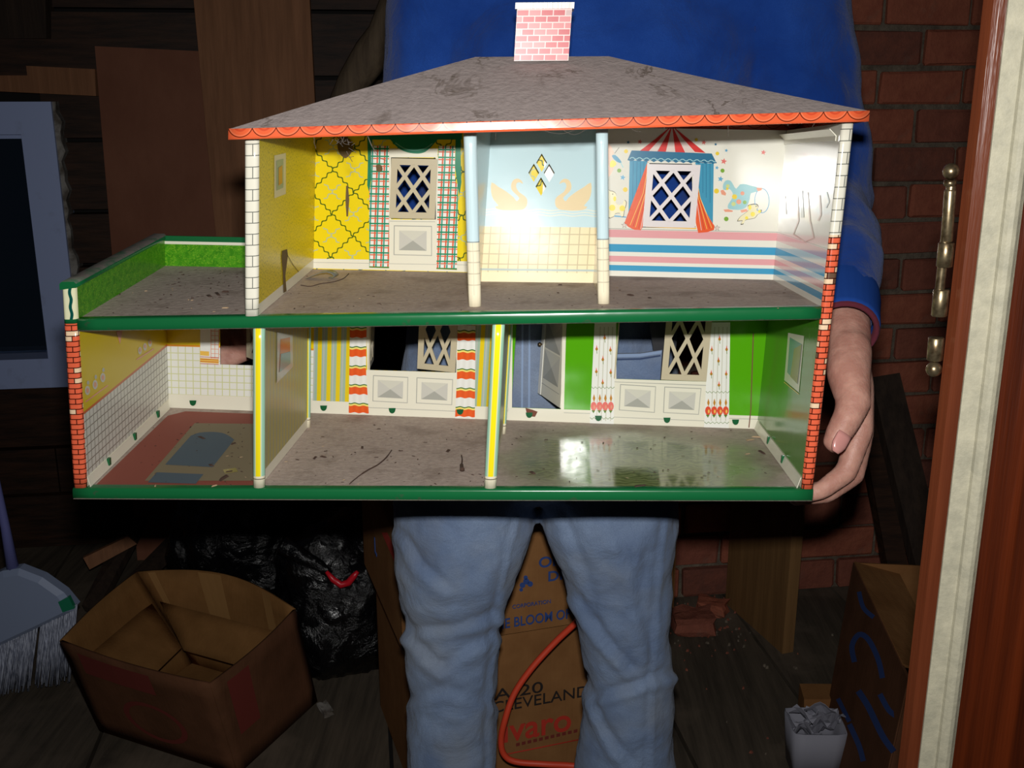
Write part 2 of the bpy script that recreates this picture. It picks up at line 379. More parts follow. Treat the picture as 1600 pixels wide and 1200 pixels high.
M['mortar'] = mat('grey mortar', lambda g: g.mix(g.ramp(g.noise(30, 6, .7), .3, .7), lin(92, 82, 72), lin(140, 128, 112)), rough=.95, spec=.1, coord='Object', bump=lambda g: (g.noise(60, 6, .7), .9, .008))

mb = MB(); mb.box((-4, -1.5, -.06), (4, 4.5, -.03)); mb.v = [tuple(room(*p)) for p in mb.v]
floor = struct(build('floor', mb, 'backing'), 'old wide wooden attic floorboards with dark gaps between them')
k = 0
for i in range(-7, 8):
    x0 = i * .30 + .015; y = -1.2
    for L in ((2.1 + rnd.random() * .5, 2.9), (1.5 + rnd.random(), 3.2))[i % 2]:
        zt = rnd.uniform(-.003, .002); mb = MB(); mb.box((x0 + .004, y, -.03), (x0 + .296, min(y + L, 4.2) - .004, zt))
        mb.v = [tuple(room(*p)) for p in mb.v]; build('floor_plank', mb, 'plank', floor); y += L
# timber back wall with the window hole
YB = 3.05
WX0, WX1, WZ0, WZ1 = -1.62, -.795, .50, 1.27            # window outer frame in room coordinates
mb = MB(); mb.grid(lambda u, v: room(u, YB + .07, v), [-3.2, WX0 + .05, WX1 - .05, 2.4], [0, WZ0 + .05, WZ1 - .05, 2.6], holes=[(WX0 + .05, WX1 - .05, WZ0 + .05, WZ1 - .05)])
wall_back = struct(build('wall_back', mb, 'backing'), 'dark brown wall of rough horizontal boards')
z = 0.0; r = 0
while z < 2.5:
    h = (.17, .145, .19, .16)[r % 4]; r += 1
    segs = [(-3.2, -1.9), (-1.9, .1), (.1, 2.4)] if r % 2 else [(-3.2, -.9), (-.9, 1.2), (1.2, 2.4)]
    out = []
    for a, b in segs:
        if z + h > WZ0 + .04 and z < WZ1 - .04:
            if a < WX0 + .04: out.append((a, min(b, WX0 + .04)))
            if b > WX1 - .04: out.append((max(a, WX1 - .04), b))
        else: out.append((a, b))
    for a, b in out:
        t = rnd.uniform(0, .022); mb = MB()
        mb.box((a + .002, YB - t, z + .006), (b - .002, YB + .03, z + h - .006)); mb.v = [tuple(room(*p)) for p in mb.v]; build('wall_board', mb, 'wallwood', wall_back)
    z += h
# brick chimney breast on the right
YK = 2.47; BX0, BX1 = .45, 3.6
mb = MB(); mb.box((BX0, YK + .012, 0), (BX1, YK + .6, 2.4)); mb.v = [tuple(room(*p)) for p in mb.v]
wall_right = struct(build('wall_right', mb, 'mortar'), 'old red brick chimney wall with grey mortar')
CH, BL = .0900, .216
brick_meshes = []
for q_ in range(6):
    bm = bmesh.new(); bmesh.ops.create_cube(bm, size=1)
    bmesh.ops.scale(bm, vec=(BL - .011, .06, CH - .012), verts=bm.verts)
    bmesh.ops.bevel(bm, geom=bm.edges, offset=.005, segments=1, affect='EDGES')
    for v in bm.verts: v.co += Vector((rnd.uniform(-1, 1), rnd.uniform(-1, 1), rnd.uniform(-1, 1))) * .0028
    me = bpy.data.meshes.new('brick'); bm.to_mesh(me); bm.free(); me.materials.append(M[('brickA', 'brickB', 'brickA', 'brickC', 'brickB', 'brickA')[q_]]); brick_meshes.append(me)
for j in range(21):
    n = int((BX1 - BX0) / BL) + 1
    for i in range(n):
        cx = BX0 + (i + (.5 if j % 2 else 0.02) + .06) * BL; 
        if cx > 2.6 or cx < BX0 + .1: continue
        o = bpy.data.objects.new('brick', brick_meshes[rnd.randrange(6)]); COL.objects.link(o); o.parent = wall_right
        o.location = room(cx, YK + .026 + rnd.uniform(-.004, .004), .045 + j * CH + rnd.uniform(-.002, .002)); o.rotation_euler = (rnd.uniform(-.01, .01), rnd.uniform(-.012, .012), RA + rnd.uniform(-.01, .01) + (math.pi if rnd.random() < .5 else 0))
# window
M['vinyl'] = mat('cool white window paint', lambda g: g.mix(g.ramp(g.noise(20, 4), .6, .7) * .3, lin(176, 192, 236), lin(150, 160, 190)), rough=.4, coord='Object')
M['glass'] = bpy.data.materials.new('window glass'); M['glass'].use_nodes = True
_p = M['glass'].node_tree.nodes['Principled BSDF']; _p.inputs['Transmission Weight'].default_value = 1.0; _p.inputs['Roughness'].default_value = .02; _p.inputs['IOR'].default_value = 1.45; _p.inputs['Base Color'].default_value = (.7, .8, .9, 1)
def rbox(a, b):
    m_ = MB(); m_.box(a, b); m_.v = [tuple(room(*p)) for p in m_.v]; return m_
win = bpy.data.objects.new('window_1', None); COL.objects.link(win); win['org'] = (0, 0, 0); struct(win, 'white framed attic window in the dark timber wall'); 
FWI = .083
yf0, yf1 = YB - .05, YB + .06
build('frame_side', rbox((WX0, yf0, WZ0), (WX0 + FWI, yf1, WZ1)), 'vinyl', win); build('frame_side', rbox((WX1 - FWI, yf0, WZ0), (WX1, yf1, WZ1)), 'vinyl', win)
build('frame_head', rbox((WX0 + FWI, yf0, WZ1 - FWI), (WX1 - FWI, yf1, WZ1)), 'vinyl', win); build('frame_sill', rbox((WX0 + FWI, yf0, WZ0), (WX1 - FWI, yf1, WZ0 + FWI)), 'vinyl', win)
build('sash_bead', rbox((WX1 - FWI - .012, yf0 + .04, WZ0 + FWI), (WX1 - FWI, yf1, WZ1 - FWI)), 'vinyl', win); build('sash_bead', rbox((WX0 + FWI, yf0 + .04, WZ1 - FWI - .012), (WX1 - FWI - .012, yf1, WZ1 - FWI)), 'vinyl', win)
build('pane', rbox((WX0 + FWI, YB + .03, WZ0 + FWI), (WX1 - FWI, YB + .034, WZ1 - FWI)), 'glass', win)
# ragged plaster between the window frame and the timber
M['plaster'] = mat('crumbly plaster', lambda g: g.mix(g.ramp(g.noise(30, 5), .4, .6), lin(150, 146, 140), lin(96, 88, 80)), rough=.95, coord='Object')
mb = MB(); zs = lp(WZ0, WZ1, 30)
for sgn in (0,):
    ring = []
    for zz in zs:
        e = WX1 + .004 + rnd.uniform(0, .016); ring.append([room(WX1 - .004, YB - .04, zz), room(e, YB - .036 + rnd.uniform(-.004, .004), zz), room(e, YB + .02, zz), room(WX1 - .004, YB + .02, zz)])
    mb.ring_loft(ring, 0, True, False)
pl = build('plaster_edge', mb, 'plaster', win)

# door frame close to the camera on the right
M['varnish'] = wood('red brown varnished wood', lin(78, 36, 20), lin(104, 52, 30), (60, 60, 2.0), .3)
M['varnishd'] = wood('red brown door wood', lin(52, 18, 6), lin(92, 36, 12), (70, 70, 1.6), .4)
M['creamwood'] = mat('aged cream paint', lambda g: g.mix(g.ramp(g.noise(60, 5, .7), .35, .7), lin(156, 152, 132), lin(182, 176, 152)), rough=.6, coord='Object', bump=lambda g: (g.noise(90, 5, .7), .4, .002))
DY = .80
def dpx(px): return wpt(px, 600, Y=DY).x
door = bpy.data.objects.new('door_1', None); COL.objects.link(door); door['org'] = (0, 0, 0); struct(door, 'door jamb with cream stop and red brown varnished wood')
def prism(poly, z0, z1, name, m_, parent, smooth=False):
    b_ = MB(); zs_ = lp(z0, z1, 6); b_.ring_loft([[Vector((p[0], p[1], zz)) for p in poly] for zz in zs_], 0, True, smooth); return build(name, b_, m_, parent)
XA, XB_, XC = dpx(1475), dpx(1497), dpx(1556)
prism([(XA - .001, DY + .004), (XA + .003, DY - .004), (XB_ + .001, DY - .006), (XB_ + .001, DY + .03), (XA + .016, DY + .03)], 0, 2.1, 'jamb_edge', 'varnish', door)
bead = [(XB_ + .001, DY + .03), (XB_ + .001, DY - .008)] + [(XB_ + .020 + .0065 * math.cos(math.pi * (1 - t / 6)), DY - .010 - .006 * math.sin(math.pi * t / 6)) for t in range(7)] + [(XC, DY - .008), (XC, DY + .03)]
prism(bead, 0, 2.1, 'stop_moulding', 'creamwood', door)
prism([(XC, DY + .035), (XC, DY + .004), (XC + .004, DY - .001), (XC + .30, DY - .03), (XC + .30, DY + .035)], 0, 2.1, 'jamb_board', 'varnishd', door)
M['brass'] = mat('worn brass', lambda g: g.mix(g.ramp(g.noise(120, 4), .4, .65), lin(150, 134, 104), lin(92, 74, 52)), rough=.32, metal=.85, coord='Object')
hinge = thing('loose_pin_hinge', 'worn brass loose pin hinge with ball tips on the door jamb', 'hinge', wpt(1466, 430, Y=DY))
def hp(px, py): return wpt(px, py, Y=DY + .004)
def htube(name, p0, p1, r_):
    b_ = MB(); a, c = hp(*p0), hp(*p1); b_.tube([a, a.lerp(c, .03), a.lerp(c, .97), c], [r_ * .9, r_, r_, r_ * .9], 14); return build(name, b_, 'brass', hinge)
htube('pin', (1487, 285), (1464, 490), .0036)
htube('pin_upper_sleeve', (1485, 296), (1479, 378), .0044)
for a, c in (((1479, 379), (1475, 417)), ((1471, 452), (1467, 494)), ((1463, 527), (1460, 563))): htube('knuckle', a, c, .0059)
for c, in (((1486, 268),), ((1459, 577),)):
    b_ = MB(); b_.ball(hp(*c), .0061, 0); build('ball_tip', b_, 'brass', hinge)
for a, c in (((1485, 281), (1484, 291)),): htube('neck', a, c, .0046)

#==HOUSE==
# ------------------------------------------------------------------ the tin dollhouse
house = thing('tin_dollhouse', 'printed tin dollhouse with six open rooms, dusty hip roof and brick chimney', 'dollhouse', warp((.38, .125, -LIP)))
def H(name, mb_, mats, parent=house, label=None, kind=None):
    o = build(name, mb_, mats, parent, warpit=True, kind=kind)
    if label: o['label'] = label
    return o
def fB(y): return lambda u, v, o=0.0: (u, y - o, v)
def fF(z): return lambda u, v, o=0.0: (u, v, z + o)
def fL(x): return lambda u, v, o=0.0: (x + o, u, v)
def fR(x): return lambda u, v, o=0.0: (x - o, u, v)
def decal(mb_, pts, mi, fn, off):
    bm = bmesh.new()
    try: bm.faces.new([bm.verts.new((p[0], p[1], 0)) for p in pts])
    except ValueError: bm.free(); return
    bmesh.ops.triangulate(bm, faces=bm.faces[:], ngon_method='EAR_CLIP')
    for _ in range(5):
        es = [e for e in bm.edges if e.calc_length() > .022]
        if not es: break
        bmesh.ops.subdivide_edges(bm, edges=es, cuts=1); bmesh.ops.triangulate(bm, faces=[f for f in bm.faces if len(f.verts) > 3])
    bm.verts.index_update(); ids = [mb_.vert(fn(v.co.x, v.co.y, off), (v.co.x, v.co.y)) for v in bm.verts]
    probe = [Vector(mb_.v[i]) for i in ids]
    for f in bm.faces:
        idx = [v.index for v in f.verts]; q3 = [probe[i] for i in idx[:3]]; n3 = (q3[1] - q3[0]).cross(q3[2] - q3[0])
        want = Vector(fn(.1, .1, 1.0)) - Vector(fn(.1, .1, 0.0))
        if n3.dot(want) < 0: idx = idx[::-1]
        mb_.face([ids[i] for i in idx], mi)
    bm.free()
class Dec:                                                              # one printed motif: several inks, one part
    def __init__(s, name, parent, fn, pick, label=None, off=.0004): s.n, s.p, s.fn, s.pick, s.l, s.o = name, parent, fn, pick, label, off; s.mb = MB(); s.ms = []
    def mi(s, m_):
        if m_ not in s.ms: s.ms.append(m_)
        return s.ms.index(m_)
    def poly(s, px, m_, lay=0): decal(s.mb, [s.pick(*p) for p in px], s.mi(m_), s.fn, s.o + lay * .00025)
    def raw(s, pts, m_, lay=0): decal(s.mb, pts, s.mi(m_), s.fn, s.o + lay * .00025)
    def disc(s, px, r_, m_, lay=0, n=10, asp=1.0): s.poly([(px[0] + r_ * asp * math.cos(2 * math.pi * i / n), px[1] + r_ * math.sin(2 * math.pi * i / n)) for i in range(n)], m_, lay)
    def star(s, px, r_, m_, lay=0, a=0): s.poly([(px[0] + (r_ if i % 2 == 0 else r_ * .45) * math.sin(math.pi * i / 5 + a), px[1] - (r_ if i % 2 == 0 else r_ * .45) * math.cos(math.pi * i / 5 + a)) for i in range(10)], m_, lay)
    def line(s, px, w_, m_, lay=0):
        L, R_ = [], []
        for i, p in enumerate(px):
            a = px[max(i - 1, 0)]; b = px[min(i + 1, len(px) - 1)]; d = math.hypot(b[0] - a[0], b[1] - a[1]) or 1; nx, ny = -(b[1] - a[1]) / d * w_ / 2, (b[0] - a[0]) / d * w_ / 2
            L.append((p[0] + nx, p[1] + ny)); R_.append((p[0] - nx, p[1] - ny))
        for i in range(len(px) - 1): s.poly([L[i], L[i + 1], R_[i + 1], R_[i]], m_, lay)
    def done(s): return H(s.n, s.mb, s.ms, s.p, s.l)
def curve(pts, n=6):                                                    # Catmull-Rom through points
    P = [pts[0]] + list(pts) + [pts[-1]]; out = []
    for i in range(1, len(P) - 2):
        for k_ in range(n):
            t = k_ / n; a, b, c, d = P[i - 1], P[i], P[i + 1], P[i + 2]
            out.append(tuple(.5 * ((2 * b[q]) + (-a[q] + c[q]) * t + (2 * a[q] - 5 * b[q] + 4 * c[q] - d[q]) * t * t + (-a[q] + 3 * b[q] - 3 * c[q] + d[q]) * t ** 3) for q in (0, 1)))
    return out + [P[-2]]
def loop(pts, n=4):
    m_ = len(pts); out = []
    for i in range(m_):
        for k_ in range(n):
            t = k_ / n; a, b, c, d = pts[i - 1], pts[i], pts[(i + 1) % m_], pts[(i + 2) % m_]
            out.append(tuple(.5 * ((2 * b[q]) + (-a[q] + c[q]) * t + (2 * a[q] - 5 * b[q] + 4 * c[q] - d[q]) * t * t + (-a[q] + 3 * b[q] - 3 * c[q] + d[q]) * t ** 3) for q in (0, 1)))
    return out

# floors with rolled green lips
def slab(name, z, x0, x1, seams, mats, lipx0, lipx1, label):
    mb_ = MB(); ys = brk(.004, DEP, (), .025)
    cuts = [x0] + seams + [x1]
    for i in range(len(cuts) - 1): mb_.grid(lambda u, v: (u, v, z), brk(cuts[i], cuts[i + 1], (), .025), ys, i)
    mb_.grid(lambda u, v: (u, v, z - LIP), brk(x0, x1, (), .03), brk(0, DEP, (), .03), 0, flip=True)
    o = H(name, mb_, mats, label=label)
    lb = MB(); prof = [(.010, .0006), (.0030, .0006), (.0016, .0003), (.0005, -.0007), (0, -.0020), (-.0002, -LIP * .5), (0, -LIP + .0012), (.0012, -LIP), (.010, -LIP)]
    xs = brk(lipx0, lipx1, (), .02); rows = []
    for k_, (yy, zz) in enumerate(prof): rows.append([lb.vert((x, yy, z + zz), (x, zz)) for x in xs])
    for a, b in zip(rows, rows[1:]):
        for i in range(len(xs) - 1): lb.face((a[i], b[i], b[i + 1], a[i + 1]), 0, True)
    for e in (0, -1): lb.face([r_[e] for r_ in (rows if e == -1 else rows[::-1])], 0)
    H('green_front_lip', lb, 'green', o)
    return o
ground_floor = slab('ground_floor', 0.0, 0.0, WID, [.197, .4365], ['dustfloor', 'dustfloor', 'livfloor'], .0, WID, 'dust covered tin floor of the lower rooms')
upper_floor = slab('upper_floor', HU, XL, XR, [], ['dustfloor'], XL, XR, 'dust covered tin floor of the upper rooms and terrace')

# end walls, rolled at the front
def end_wall(name, x0, x1, z0, z1, inner, edge_mats, split, inner_face, label, ymax=DEP):
    """inner_face: 'R' when the room lies at larger x"""
    rr = .0042; mid = (x0 + x1) / 2; hw = (x1 - x0) / 2
    arc = [(mid + hw - rr + rr * math.sin(t), rr - rr * math.cos(t)) for t in lp(0, math.pi / 2, 4)]
    arcl = [(mid - hw + rr - rr * math.sin(t), rr - rr * math.cos(t)) for t in lp(math.pi / 2, 0, 4)]
    front = [(x0, ymax)] + [(x0, y_) for y_ in (.19, .13, .07, .03)] + arcl + arc + [(x1, y_) for y_ in (.03, .07, .13, .19)] + [(x1, ymax)]
    s_ = [0]
    for a, b in zip(front, front[1:]): s_.append(s_[-1] + math.hypot(b[0] - a[0], b[1] - a[1]))
    mb_ = MB(); zs_ = brk(z0, z1, split, .02); cols = []
    for (x_, y_), u_ in zip(front, s_): cols.append([mb_.vert((x_, y_, zz), (u_, zz)) for zz in zs_])
    innr = {}
    for i in range(len(front) - 1):
        isin = (inner_face == 'R' and i >= len(front) - 6) or (inner_face == 'L' and i <= 4)
        for j in range(len(zs_) - 1):
            zc = (zs_[j] + zs_[j + 1]) / 2; em = 1 + sum(zc > sp for sp in split)
            if isin:
                ids = []
                for (ii, jj) in ((i, j), (i + 1, j), (i + 1, j + 1), (i, j + 1)):
                    if (ii, jj) not in innr: innr[ii, jj] = mb_.vert((front[ii][0], front[ii][1], zs_[jj]), (front[ii][1], zs_[jj]))
                    ids.append(innr[ii, jj])
                im = 0 if not isinstance(inner, list) else (0 if zc < HU - .004 else len(edge_mats) + 1)
                mb_.face(ids, im, False)
            else: mb_.face((cols[i][j], cols[i + 1][j], cols[i + 1][j + 1], cols[i][j + 1]), em, True)
    for jj in (0, -1):
        mb_.face([c_[jj] for c_ in (cols if jj == -1 else cols[::-1])][::1], 1)
    mats = [inner if not isinstance(inner, list) else inner[0]] + edge_mats + ([inner[1]] if isinstance(inner, list) else [])
    return H(name, mb_, mats, label=label)
def m_postend(g):
    wv = (g.U - .257) + (g.V * 420.0).sin() * .0006
    return g.mix(wv.near(0.0, .0016), lin(240, 238, 196), lin(14, 84, 74))
M['postend'] = litho('cream post with green streak', m_postend)
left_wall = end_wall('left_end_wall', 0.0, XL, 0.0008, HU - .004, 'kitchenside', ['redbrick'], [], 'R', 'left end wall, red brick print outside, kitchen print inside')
parapet = end_wall('terrace_side_parapet', 0.0, XL, HU - .004, HP, 'hedge', ['green', 'postend', 'postend'], [HU + .0005, HP - .0001], 'R', 'terrace side rail with green hedge print')
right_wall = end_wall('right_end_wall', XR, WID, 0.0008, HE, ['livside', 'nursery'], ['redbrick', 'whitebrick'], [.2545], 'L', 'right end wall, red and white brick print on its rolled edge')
bed_wall = end_wall('bedroom_end_wall', XU - .0135, XU, HU + .0006, HE, 'bedside', ['whitebrick'], [], 'R', 'bedroom end wall, white brick print outside, yellow paper inside')
mb = MB(); ys = brk(-.0005, DEP + .002, (), .025); pr = [(-.0012, -.006), (-.0012, .0), (.001, .0022), (XL - .001, .0022), (XL + .0012, 0), (XL + .0012, -.004)]
rows = [[mb.vert((x_, y_, HP + z_), (x_, y_)) for y_ in ys] for x_, z_ in pr]
for a, b in zip(rows, rows[1:]):
    for i in range(len(ys) - 1): mb.face((a[i], a[i + 1], b[i + 1], b[i]), 1 if rows.index(a) in (1, 2, 3) else 0, True)
mb.face([r_[0] for r_ in rows], 0)
H('rail_cap', mb, ['green', 'raildust'], parapet)

# back walls, one printed sheet for each room
SEAM1, SEAM2 = .197, .4365
ktop = HU - LIP - .0005
def rect(p0, p1, y=DEP): a, b = B(*p0, y), B(*p1, y); return (min(a[0], b[0]), max(a[0], b[0]), min(a[1], b[1]), max(a[1], b[1]))
k_hole = (B(344, 560)[0], B(344, 560)[0] + .066, B(360, 570)[1], .160)
d_hole = (B(578, 560)[0], B(713, 570)[0], B(640, 580)[1], .162)
o_hole = (B(801, 600)[0], B(879, 600)[0], B(838, 638)[1], .164)
l_hole = (B(963, 570)[0], B(1107, 570)[0], B(1030, 594)[1], .162)
b_hole = rect((611, 246), (681, 343)); n_hole = rect((1011, 255), (1086, 357))
def yN(u, v): return DEP + .045 * (v - HU) - .024 * (u - .4665)
def yBath(u, v): t = (v - HU) / (HE - HU); return BY + .145 * (v - HU)
def back(name, x0, x1, z0, z1, holes, m_, label, y=DEP, step=.015, yf=None):
    mb_ = MB(); xs = brk(x0, x1, [h[0] for h in holes] + [h[1] for h in holes], step); zs_ = brk(z0, z1, [h[2] for h in holes] + [h[3] for h in holes], step)
    mb_.grid(lambda u, v: (u, yf(u, v) if yf else y, v), xs, zs_, 0, holes)
    o = H(name, mb_, m_, label=label); so = o.modifiers.new('thickness', 'SOLIDIFY'); so.thickness = .0011; so.offset = -1.0
    return o
kw = back('kitchen_back_wall', XL, SEAM1, 0, ktop, [k_hole], 'kitchen', 'kitchen wall, white tile print below yellow')
dw = back('dining_back_wall', SEAM1, SEAM2, 0, ktop, [d_hole], 'stripes', 'striped wall with cream panels and orange banded curtains')
lw = back('living_back_wall', SEAM2, XR, 0, ktop, [o_hole, l_hole], 'living', 'green wall with tulip curtains and an open doorway')
bw = back('bedroom_back_wall', XU, .4665, HU, HE, [b_hole], 'bedpaper', 'yellow trellis paper wall with checked curtains')
nw = back('nursery_back_wall', .4665, XR, HU, HE, [n_hole], 'nursery', 'cream nursery wall with circus tent print and stripes', yf=yN)
BY = .187
dia = []
for (cx_, cy_) in ((846, 255.5), (833.5, 271.5), (858, 271.5), (845, 293)): dia.append((cx_, cy_))
dhw, dhh = 8.6, 14.5
# bathroom sheet with four diamond cut-outs
bm = bmesh.new(); bx0, bx1 = B(757, 330, BY)[0] - .001, B(932, 330, BY)[0] + .004
dpolys = [[B(cx_, cy_ - dhh, BY), B(cx_ + dhw, cy_, BY), B(cx_, cy_ + dhh, BY), B(cx_ - dhw, cy_, BY)] for cx_, cy_ in dia]
mb = MB(); blk = (min(p[0] for d in dpolys for p in d) - .003, max(p[0] for d in dpolys for p in d) + .003, min(p[1] for d in dpolys for p in d) - .003, max(p[1] for d in dpolys for p in d) + .003)
mb.grid(lambda u, v: (u, yBath(u, v), v), brk(bx0, bx1, blk[:2], .015), brk(HU, HE, blk[2:], .015), 0, [blk])
outer = [(blk[0], blk[2]), (blk[1], blk[2]), (blk[1], blk[3]), (blk[0], blk[3])]
def tess(loops, y):
    allp = [p for l in loops for p in l]; tr = tessellate_polygon([[Vector((p[0], p[1], 0)) for p in l] for l in loops])
    ids = [mb.vert((p[0], yBath(*p), p[1]), p) for p in allp]
    for t in tr:
        a, b, c = [allp[i] for i in t]; ar = (b[0] - a[0]) * (c[1] - a[1]) - (b[1] - a[1]) * (c[0] - a[0])
        mb.face([ids[i] for i in (t if ar > 0 else t[::-1])], 0)
tess([outer] + dpolys, BY)
bath = H('bathroom_back_wall', mb, 'bath', label='pale blue bathroom wall with swans, tile print and diamond cut-outs'); so = bath.modifiers.new('thickness', 'SOLIDIFY'); so.thickness = .001; so.offset = -1

# terrace back parapet
mb = MB(); mb.grid(lambda u, v: (u, DEP, v), brk(XL, XU - .0135, (), .015), [HU, HP - .010, HP - .0065, HP], 0)
for i, f in enumerate(mb.f):
    zc = sum(mb.v[q][2] for q in f) / 4; mb.m[i] = 0 if zc < HP - .010 else (1 if zc < HP - .0065 else 2)
tp = H('terrace_back_parapet', mb, ['hedge', 'cream', 'green'], label='terrace back rail with green hedge print'); so = tp.modifiers.new('thickness', 'SOLIDIFY'); so.thickness = .002; so.offset = -1

# partitions and their rolled posts
def partition(name, fb, ft, bb, bt, z0, z1, rad, pm, sm, label, backpost):
    """front-bottom/top and back-bottom/top as (x, y)"""
    def fn(u, v):
        f_ = (fb[0] + (ft[0] - fb[0]) * v, fb[1] + (ft[1] - fb[1]) * v); b_ = (bb[0] + (bt[0] - bb[0]) * v, bb[1] + (bt[1] - bb[1]) * v)
        return (f_[0] + (b_[0] - f_[0]) * u, f_[1] + (b_[1] - f_[1]) * u, z0 + (z1 - z0) * v)
    D_ = math.hypot(bb[0] - fb[0], bb[1] - fb[1])
    mb_ = MB(); mb_.grid(fn, lp(0, 1, 10), lp(0, 1, 10), 0, uvf=lambda u, v: (u * D_, (z0 - (HU if z0 > .1 else 0)) + (z1 - z0) * v))
    o = H(name, mb_, sm, label=label); so_ = o.modifiers.new('thickness', 'SOLIDIFY'); so_.thickness = .0016; so_.offset = 0
    for (b_, t_, ok, r_) in ((fb, ft, True, rad), (bb, bt, backpost, rad * .62)):
        if not ok: continue
        pm_ = MB(); rings = []; vs_ = []
        for k_ in range(13):
            v = k_ / 12; zz = z0 + (z1 - z0) * v; cx_ = b_[0] + (t_[0] - b_[0]) * v; cy_ = b_[1] + (t_[1] - b_[1]) * v; vs_.append(zz)
            rings.append([(cx_ - r_ * math.sin(2 * math.pi * i / 14) , cy_ + r_ * .75 * math.cos(2 * math.pi * i / 14), zz) for i in range(14)])
        pm_.ring_loft([r_i[::-1] for r_i in rings], 0, True, True, vs_); H('rolled_post', pm_, pm, o)
    return o
def at_z(px, py, z_): p = inv(px, py, 'z', z_); return (p[0], p[1])
def at_y(px, py, y_): p = inv(px, py, 'y', y_); return p
p1b = G0(405, 761); p2b = G0(766, 762)
p1t = (at_y(405, 514, p1b[1])[0], p1b[1]); p2t = (at_y(779, 512, p2b[1])[0], p2b[1])
q1 = G0(480, 668); q2 = G0(785, 678); q1t = (at_y(480, 520, q1[1])[0], q1[1]); q2t = (at_y(794, 520, q2[1])[0], q2[1])
partition('kitchen_partition', p1b, p1t, q1, q1t, .0005, ktop, .0062, 'poststripe', 'partside', 'striped partition between kitchen and dining room', True)
partition('dining_partition', p2b, p2t, q2, q2t, .0005, ktop, .0064, 'poststripe', 'partside', 'bent striped partition between dining and living room', True)
a1 = G1(742, 479); a2 = G1(943, 475)
a1t = (at_y(734, 214, a1[1])[0], a1[1]); a2t = (at_y(940, 207, a2[1])[0], a2[1])
M['bluepart'] = litho('pale blue partition print', lambda g: g.mix(g.V.lt(.0625), lin(186, 206, 206), lin(214, 204, 174)))
partition('bedroom_partition', a1, a1t, (bx0 + .001, BY), (bx0 + .001, BY + .145 * (HE - HU)), HU + .0005, HE, .0066, 'postblue', 'bluepart', 'pale blue partition between bedroom and bathroom', False)
partition('nursery_partition', a2, a2t, (bx1 - .001, BY), (bx1 - .001, BY + .145 * (HE - HU)), HU + .0005, HE, .0062, 'postblue', 'bluepart', 'pale blue partition between bathroom and nursery', False)

# hip roof
mb = MB(); yb = DEP + .016; FH = .0098; zt = HE + FH
A = [(XE0, YO), (XE1, YO), (XE1, yb), (XE0, yb)]; R0, R1 = (XR0, .125, HR), (XR1, .125, HR)
def tri_grid(a, b, c, d, n, m_, mi):                                     # quad a-b (eave) to d-c (ridge)
    a, b, c, d = map(Vector, (a, b, c, d)); mb.grid(lambda u, v: tuple((a.lerp(b, u)).lerp(d.lerp(c, u), v)), lp(0, 1, n), lp(0, 1, m_), mi, uvf=lambda u, v: tuple(((a.lerp(b, u)).lerp(d.lerp(c, u), v)).xy))
e = [(p[0], p[1], zt) for p in A]
tri_grid(e[0], e[1], R1, R0, 24, 8, 0); tri_grid(e[1], e[2], R1, R1, 10, 8, 0); tri_grid(e[2], e[3], R0, R1, 24, 8, 0); tri_grid(e[3], e[0], R0, R0, 10, 8, 0)
roof = H('hip_roof', mb, 'roof', label='dust covered grey hip roof'); so = roof.modifiers.new('thickness', 'SOLIDIFY'); so.thickness = .001; so.offset = -1
mb = MB(); run = 0
for i in range(4):
    a, b = A[i], A[(i + 1) % 4]; L = math.hypot(b[0] - a[0], b[1] - a[1]); n = max(3, int(L / .02))
    mb.grid(lambda u, v: (a[0] + (b[0] - a[0]) * u / L, a[1] + (b[1] - a[1]) * u / L - (.001 if i == 0 else 0) * (v / FH), zt + .0004 - v), lp(0, L, n), [FH, FH * .75, FH * .35, FH * .1, 0], 0, flip=False, smooth=True)
fa = H('roof_edge_fascia', mb, 'fascia', roof, 'orange roof edge printed with scalloped tiles'); so = fa.modifiers.new('thickness', 'SOLIDIFY'); so.thickness = .0012; so.offset = -1
# chimney
cy0 = .108; c0 = B(803, 96, cy0); c1 = B(888, 96, cy0); cz1 = B(845, 4, cy0)[1]; cz0 = B(845, 95, cy0)[1]
mb = MB(); X0, X1 = c0[0], c1[0]; CD = .034
ring = [(X0, cy0), (X1, cy0), (X1, cy0 + CD), (X0, cy0 + CD)]; s_ = [0, X1 - X0, X1 - X0 + CD, 2 * (X1 - X0) + CD, 2 * (X1 - X0) + 2 * CD]
for i in range(4):
    a, b = ring[i], ring[(i + 1) % 4]; mb.grid(lambda u, v: (a[0] + (b[0] - a[0]) * u, a[1] + (b[1] - a[1]) * u, v), lp(0, 1, 4), lp(cz0, cz1, 6), 0, uvf=lambda u, v: (s_[i] + (s_[i + 1] - s_[i]) * u, v - cz0))
mb.box((X0 + .002, cy0 + .002, cz1 - .004), (X1 - .002, cy0 + CD - .002, cz1 - .003), 1)
ch = H('chimney', mb, ['chimney', 'backing'], label='pink and white brick print chimney')
mb = MB(); r2 = [(x_ + (.0012 if x_ > X0 else -.0012), y_ + (.0012 if y_ > cy0 else -.0012)) for x_, y_ in ring]
for i in range(4):
    a, b = r2[i], r2[(i + 1) % 4]; mb.grid(lambda u, v: (a[0] + (b[0] - a[0]) * u, a[1] + (b[1] - a[1]) * u, v), [0, .5, 1], [cz1 - .006, cz1], 0)
so = H('chimney_rim', mb, 'white', ch).modifiers.new('thickness', 'SOLIDIFY'); so.thickness = .0015; so.offset = 0

